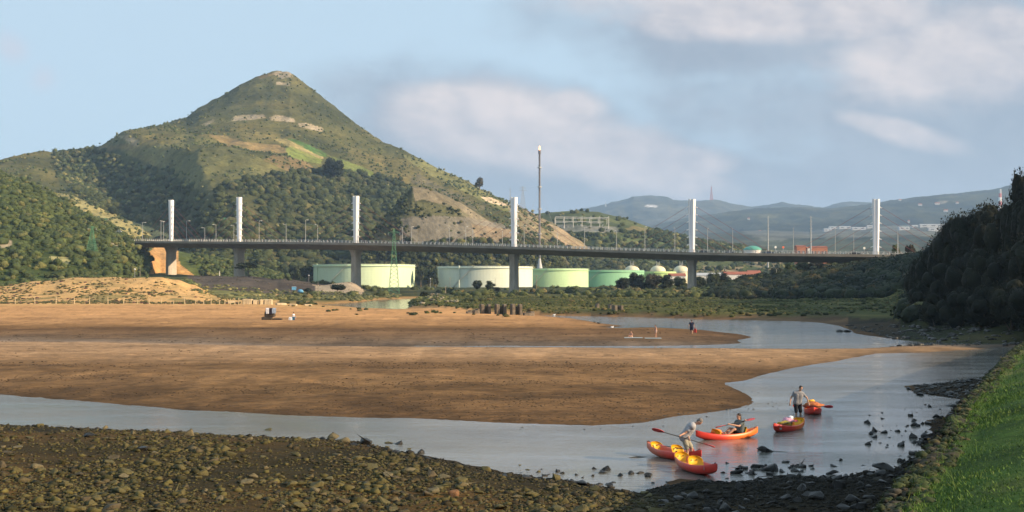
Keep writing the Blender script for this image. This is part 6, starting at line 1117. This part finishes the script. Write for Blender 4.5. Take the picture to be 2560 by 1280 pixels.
# two children on the wet sand with their boards
b6 = G(1640, 845, .25); b6.z = float(gz(b6.x, b6.y)) + .05; P6 = dict(pelvis=(0, 0, .92), chest=(.04, 0, 1.25), neck=(.08, 0, 1.45), head=(.12, 0, 1.60), shL=(.05, .17, 1.36), shR=(.05, -.17, 1.36), elL=(.10, .24, 1.08), elR=(.16, -.22, 1.10), wrL=(.26, .18, .92), wrR=(.30, -.12, .98), hipL=(0, .09, .87), hipR=(0, -.09, .87), knL=(.04, .10, .47), knR=(.14, -.08, .48), anL=(-.04, .11, .08), anR=(.04, -.09, .08), look=(1, 0, -.4))
person('child in pale swim shorts standing on the wet sand by a flat board', b6, math.radians(-160), P6, None, C_SWIM, 'hair', .80, .014, legs=.45)
b7 = G(1578, 846, .25); b7.z = float(gz(b7.x, b7.y)); P7 = dict(pelvis=(0, 0, .12), chest=(.02, 0, .46), neck=(.04, 0, .66), head=(.06, 0, .80), shL=(.02, .17, .57), shR=(.02, -.17, .57), elL=(.12, .25, .33), elR=(.12, -.25, .33), wrL=(.28, .14, .22), wrR=(.28, -.14, .22), hipL=(.02, .09, .12), hipR=(.02, -.09, .12), knL=(.36, .14, .30), knR=(.36, -.14, .30), anL=(.6, .10, .06), anR=(.6, -.10, .06), toeL=(.72, .1, .10), toeR=(.72, -.1, .10), look=(1, 0, -.1))
person('small child sitting on the wet sand on the left board', b7, math.radians(-120), P7, None, C_SWIM, 'hair', .85, .014, legs=.4)
for x0, x1, lb in ((1561, 1606, 'flat pale board under the sitting child'), (1612, 1653, 'flat pale board beside the standing child')):
    q = G((x0 + x1) / 2, 846, .3); o = MB().box((0, 0, .03), ((x1 - x0) / F * q.y, .75, .05)).build('paddle_board', mat('pale_board', (.34, .42, .45), .5, .4, vary=((2, .9, 1.1),))); bv = o.modifiers.new('b', 'BEVEL'); bv.width = .3; bv.affect = 'VERTICES'; o.location = (q.x, q.y, float(gz(q.x, q.y)) + .01); tag(o, lb, 'board')
# resting place: concrete blocks with towels and a person
Dk = 198
def blk(x0, x1, y0, y1, lb, dy=0., rz=0., sd=0, name='concrete_block'):
    p = W((x0 + x1) / 2, y1, Dk + dy); return crate_block(name, lb, 'concrete block', p, ((x1 - x0) / F * Dk, 1.1, (y1 - y0) / F * Dk), M['block'], rz, 'concrete blocks on the sand', sd)
blk(655, 680, 792, 808, 'dark concrete block on the sand, bottom left of the stack', 0, .05, 1); blk(663, 687, 779, 792, 'dark concrete block on top of the stack under the towels', 0, -.05, 2); blk(682, 705, 796, 808, 'low dark concrete slab right of the stack', .3, .02, 3); blk(703, 723, 800, 808, 'lowest dark slab at the right end of the row', .2, .1, 4)
def towel(lb, x0, x1, y0, y1, m, seed, dy=-.62):
    nx_, ny_ = 9, 12; w = (x1 - x0) / F * Dk; h = (y1 - y0) / F * Dk; p = W((x0 + x1) / 2, 779, Dk + dy); V = []; rs = random.Random(seed)
    for j in range(ny_ + 1):
        for i in range(nx_ + 1):
            u = i / nx_ - .5; s = j / ny_; dpt = max(0, .35 - s) / .35; zz_ = (.52 if s < .35 else .52 - (s - .35) / .65 * h); V.append((u * w * (1 + .1 * math.sin(j)), dpt * .7 + .05 * math.sin(u * 14 + seed), zz_ + .03 * math.sin(i * 2 + seed)))
    o = MB().add(V, [(j * (nx_ + 1) + i, j * (nx_ + 1) + i + 1, (j + 1) * (nx_ + 1) + i + 1, (j + 1) * (nx_ + 1) + i) for j in range(ny_) for i in range(nx_)]).build('towel', m, None, True); sf = o.modifiers.new('s', 'SOLIDIFY'); sf.thickness = .03; o.location = p; tag(o, lb, 'towel'); return o
towel('pale towel hanging over the left of the upper block', 664, 673, 768, 782, C_WHT, 1); towel('dark towel draped over the middle of the upper block', 672, 681, 769, 784, cloth('dark_towel', (.04, .035, .05)), 2); towel('pale blue towel on the right edge of the upper block', 680, 690, 768, 781, cloth('pale_blue_towel', (.35, .42, .52)), 3)
crate_block('concrete_block', 'small dark block at the very top carrying the towels', 'concrete block', W(676, 779.5, Dk), (1.35, .8, .55), M['block'], .1, 'concrete blocks on the sand', 5)
b8 = W(733, 808, Dk - 1.2); b8.z = float(gz(b8.x, b8.y)); P8 = dict(P7); P8.update(pelvis=(0, 0, .45), chest=(.05, 0, .80), neck=(.08, 0, 1.0), head=(.12, 0, 1.14), shL=(.05, .17, .91), shR=(.05, -.17, .91), elL=(.2, .22, .72), elR=(.2, -.22, .72), wrL=(.40, .12, .68), wrR=(.40, -.12, .68), hipL=(.02, .09, .42), hipR=(.02, -.09, .42), knL=(.38, .13, .45), knR=(.38, -.13, .45), anL=(.42, .12, .08), anR=(.42, -.12, .08), toeL=(.58, .12, .04), toeR=(.58, -.12, .04), look=(1, -.1, -.2))
person('dark haired person in white shirt sitting beside the dark slabs on the sand', b8, math.radians(-20), P8, C_WHT, C_BLUE, 'hair', 1.0, .014, legs=.9)
o = crate_block('cooler', 'low blue and white bag the person by the slabs sits on', 'bag', b8 + Vector((-.05, .05, 0)), (.7, .5, .34), C_BLUE, 0, None, 8)
o = towel('white towel spread on the sand beside the seated person', 722, 730, 800, 808, C_WHT, 6, -1.4); o.location.z = b8.z - .1
# loads in the kayaks
def bag(lb, par_world, s, m, name='bag', seed=3):
    I_, Fi = ICO2; rs = np.random.default_rng(seed); V = I_ * (1 + .16 * rs.normal(size=(len(I_), 1))) * np.array(s); o = mk_mesh(name, V, [Fi], m, None, True); o.location = par_world; tag(o, lb, 'bag' if name == 'bag' else name.replace('_', ' ')); return o
w4 = lambda x, y, z: k4.matrix_basis @ Vector((x, y, z))
bag('pink and white bag piled in the drifting orange kayak', w4(.10, 0, .48), (.26, .22, .17), cloth('pink_bag', (.55, .30, .38), (14., .5, 1.5)), seed=5); bag('yellowish green bundle in front of the pink bag', w4(.50, 0, .40), (.30, .2, .12), cloth('mustard_bundle', (.40, .30, .07)), seed=6); bag('white bundle on top of the pink bag', w4(-.05, .05, .62), (.12, .12, .09), C_WHT, seed=7)
w5 = lambda x, y, z: k5.matrix_basis @ Vector((x, y, z)); bag('brown and orange load heaped on the end on kayak', w5(.15, 0, .48), (.5, .32, .16), cloth('brown_load', (.35, .12, .05), (10., .5, 1.5)), seed=9); bag('yellow dry bag behind the brown load', w5(-.35, -.05, .62), (.2, .14, .10), M['yellow'], seed=10)
ends = w5(.55, .02, .44); paddle('paddle lying crosswise on the end on kayak', ends + Vector((-1.0, .1, .04)), ends + Vector((.95, -.1, .0)), .2); w1 = k1.matrix_basis; paddle('paddle lying along the faded red kayak', w1 @ Vector((-.9, .05, .42)), w1 @ Vector((1.1, .0, .44)), 1.4); q4 = k4.matrix_basis; paddle('paddle lying over the bow of the drifting kayak', q4 @ Vector((-.3, .25, .50)), q4 @ Vector((1.72, .12, .40)), 1.2)
bag('orange bundle lashed on the bow of the paddler kayak', k3.matrix_basis @ Vector((.55, 0, .42)), (.24, .18, .10), cloth('orange_bundle', (.65, .22, .05)), seed=12)
# ---------------------------------------------------------------- haze of the evening air over the whole valley
hb_ = MB().box((0, 5000, 298), (17000, 14000, 604)); hz_o = hb_.build('haze', None)
hm = bpy.data.materials.new('evening_haze'); hm.use_nodes = True; hn = hm.node_tree; hn.nodes.clear(); pv = hn.nodes.new('ShaderNodeVolumePrincipled'); ho = hn.nodes.new('ShaderNodeOutputMaterial')
pv.inputs['Color'].default_value = (.46, .68, 1., 1); pv.inputs['Density'].default_value = 8.2e-5; pv.inputs['Anisotropy'].default_value = .1; hn.links.new(pv.outputs[0], ho.inputs['Volume']); hz_o.data.materials.append(hm)
tag(hz_o, 'thin bluish evening haze filling the valley', 'haze', kind='stuff')
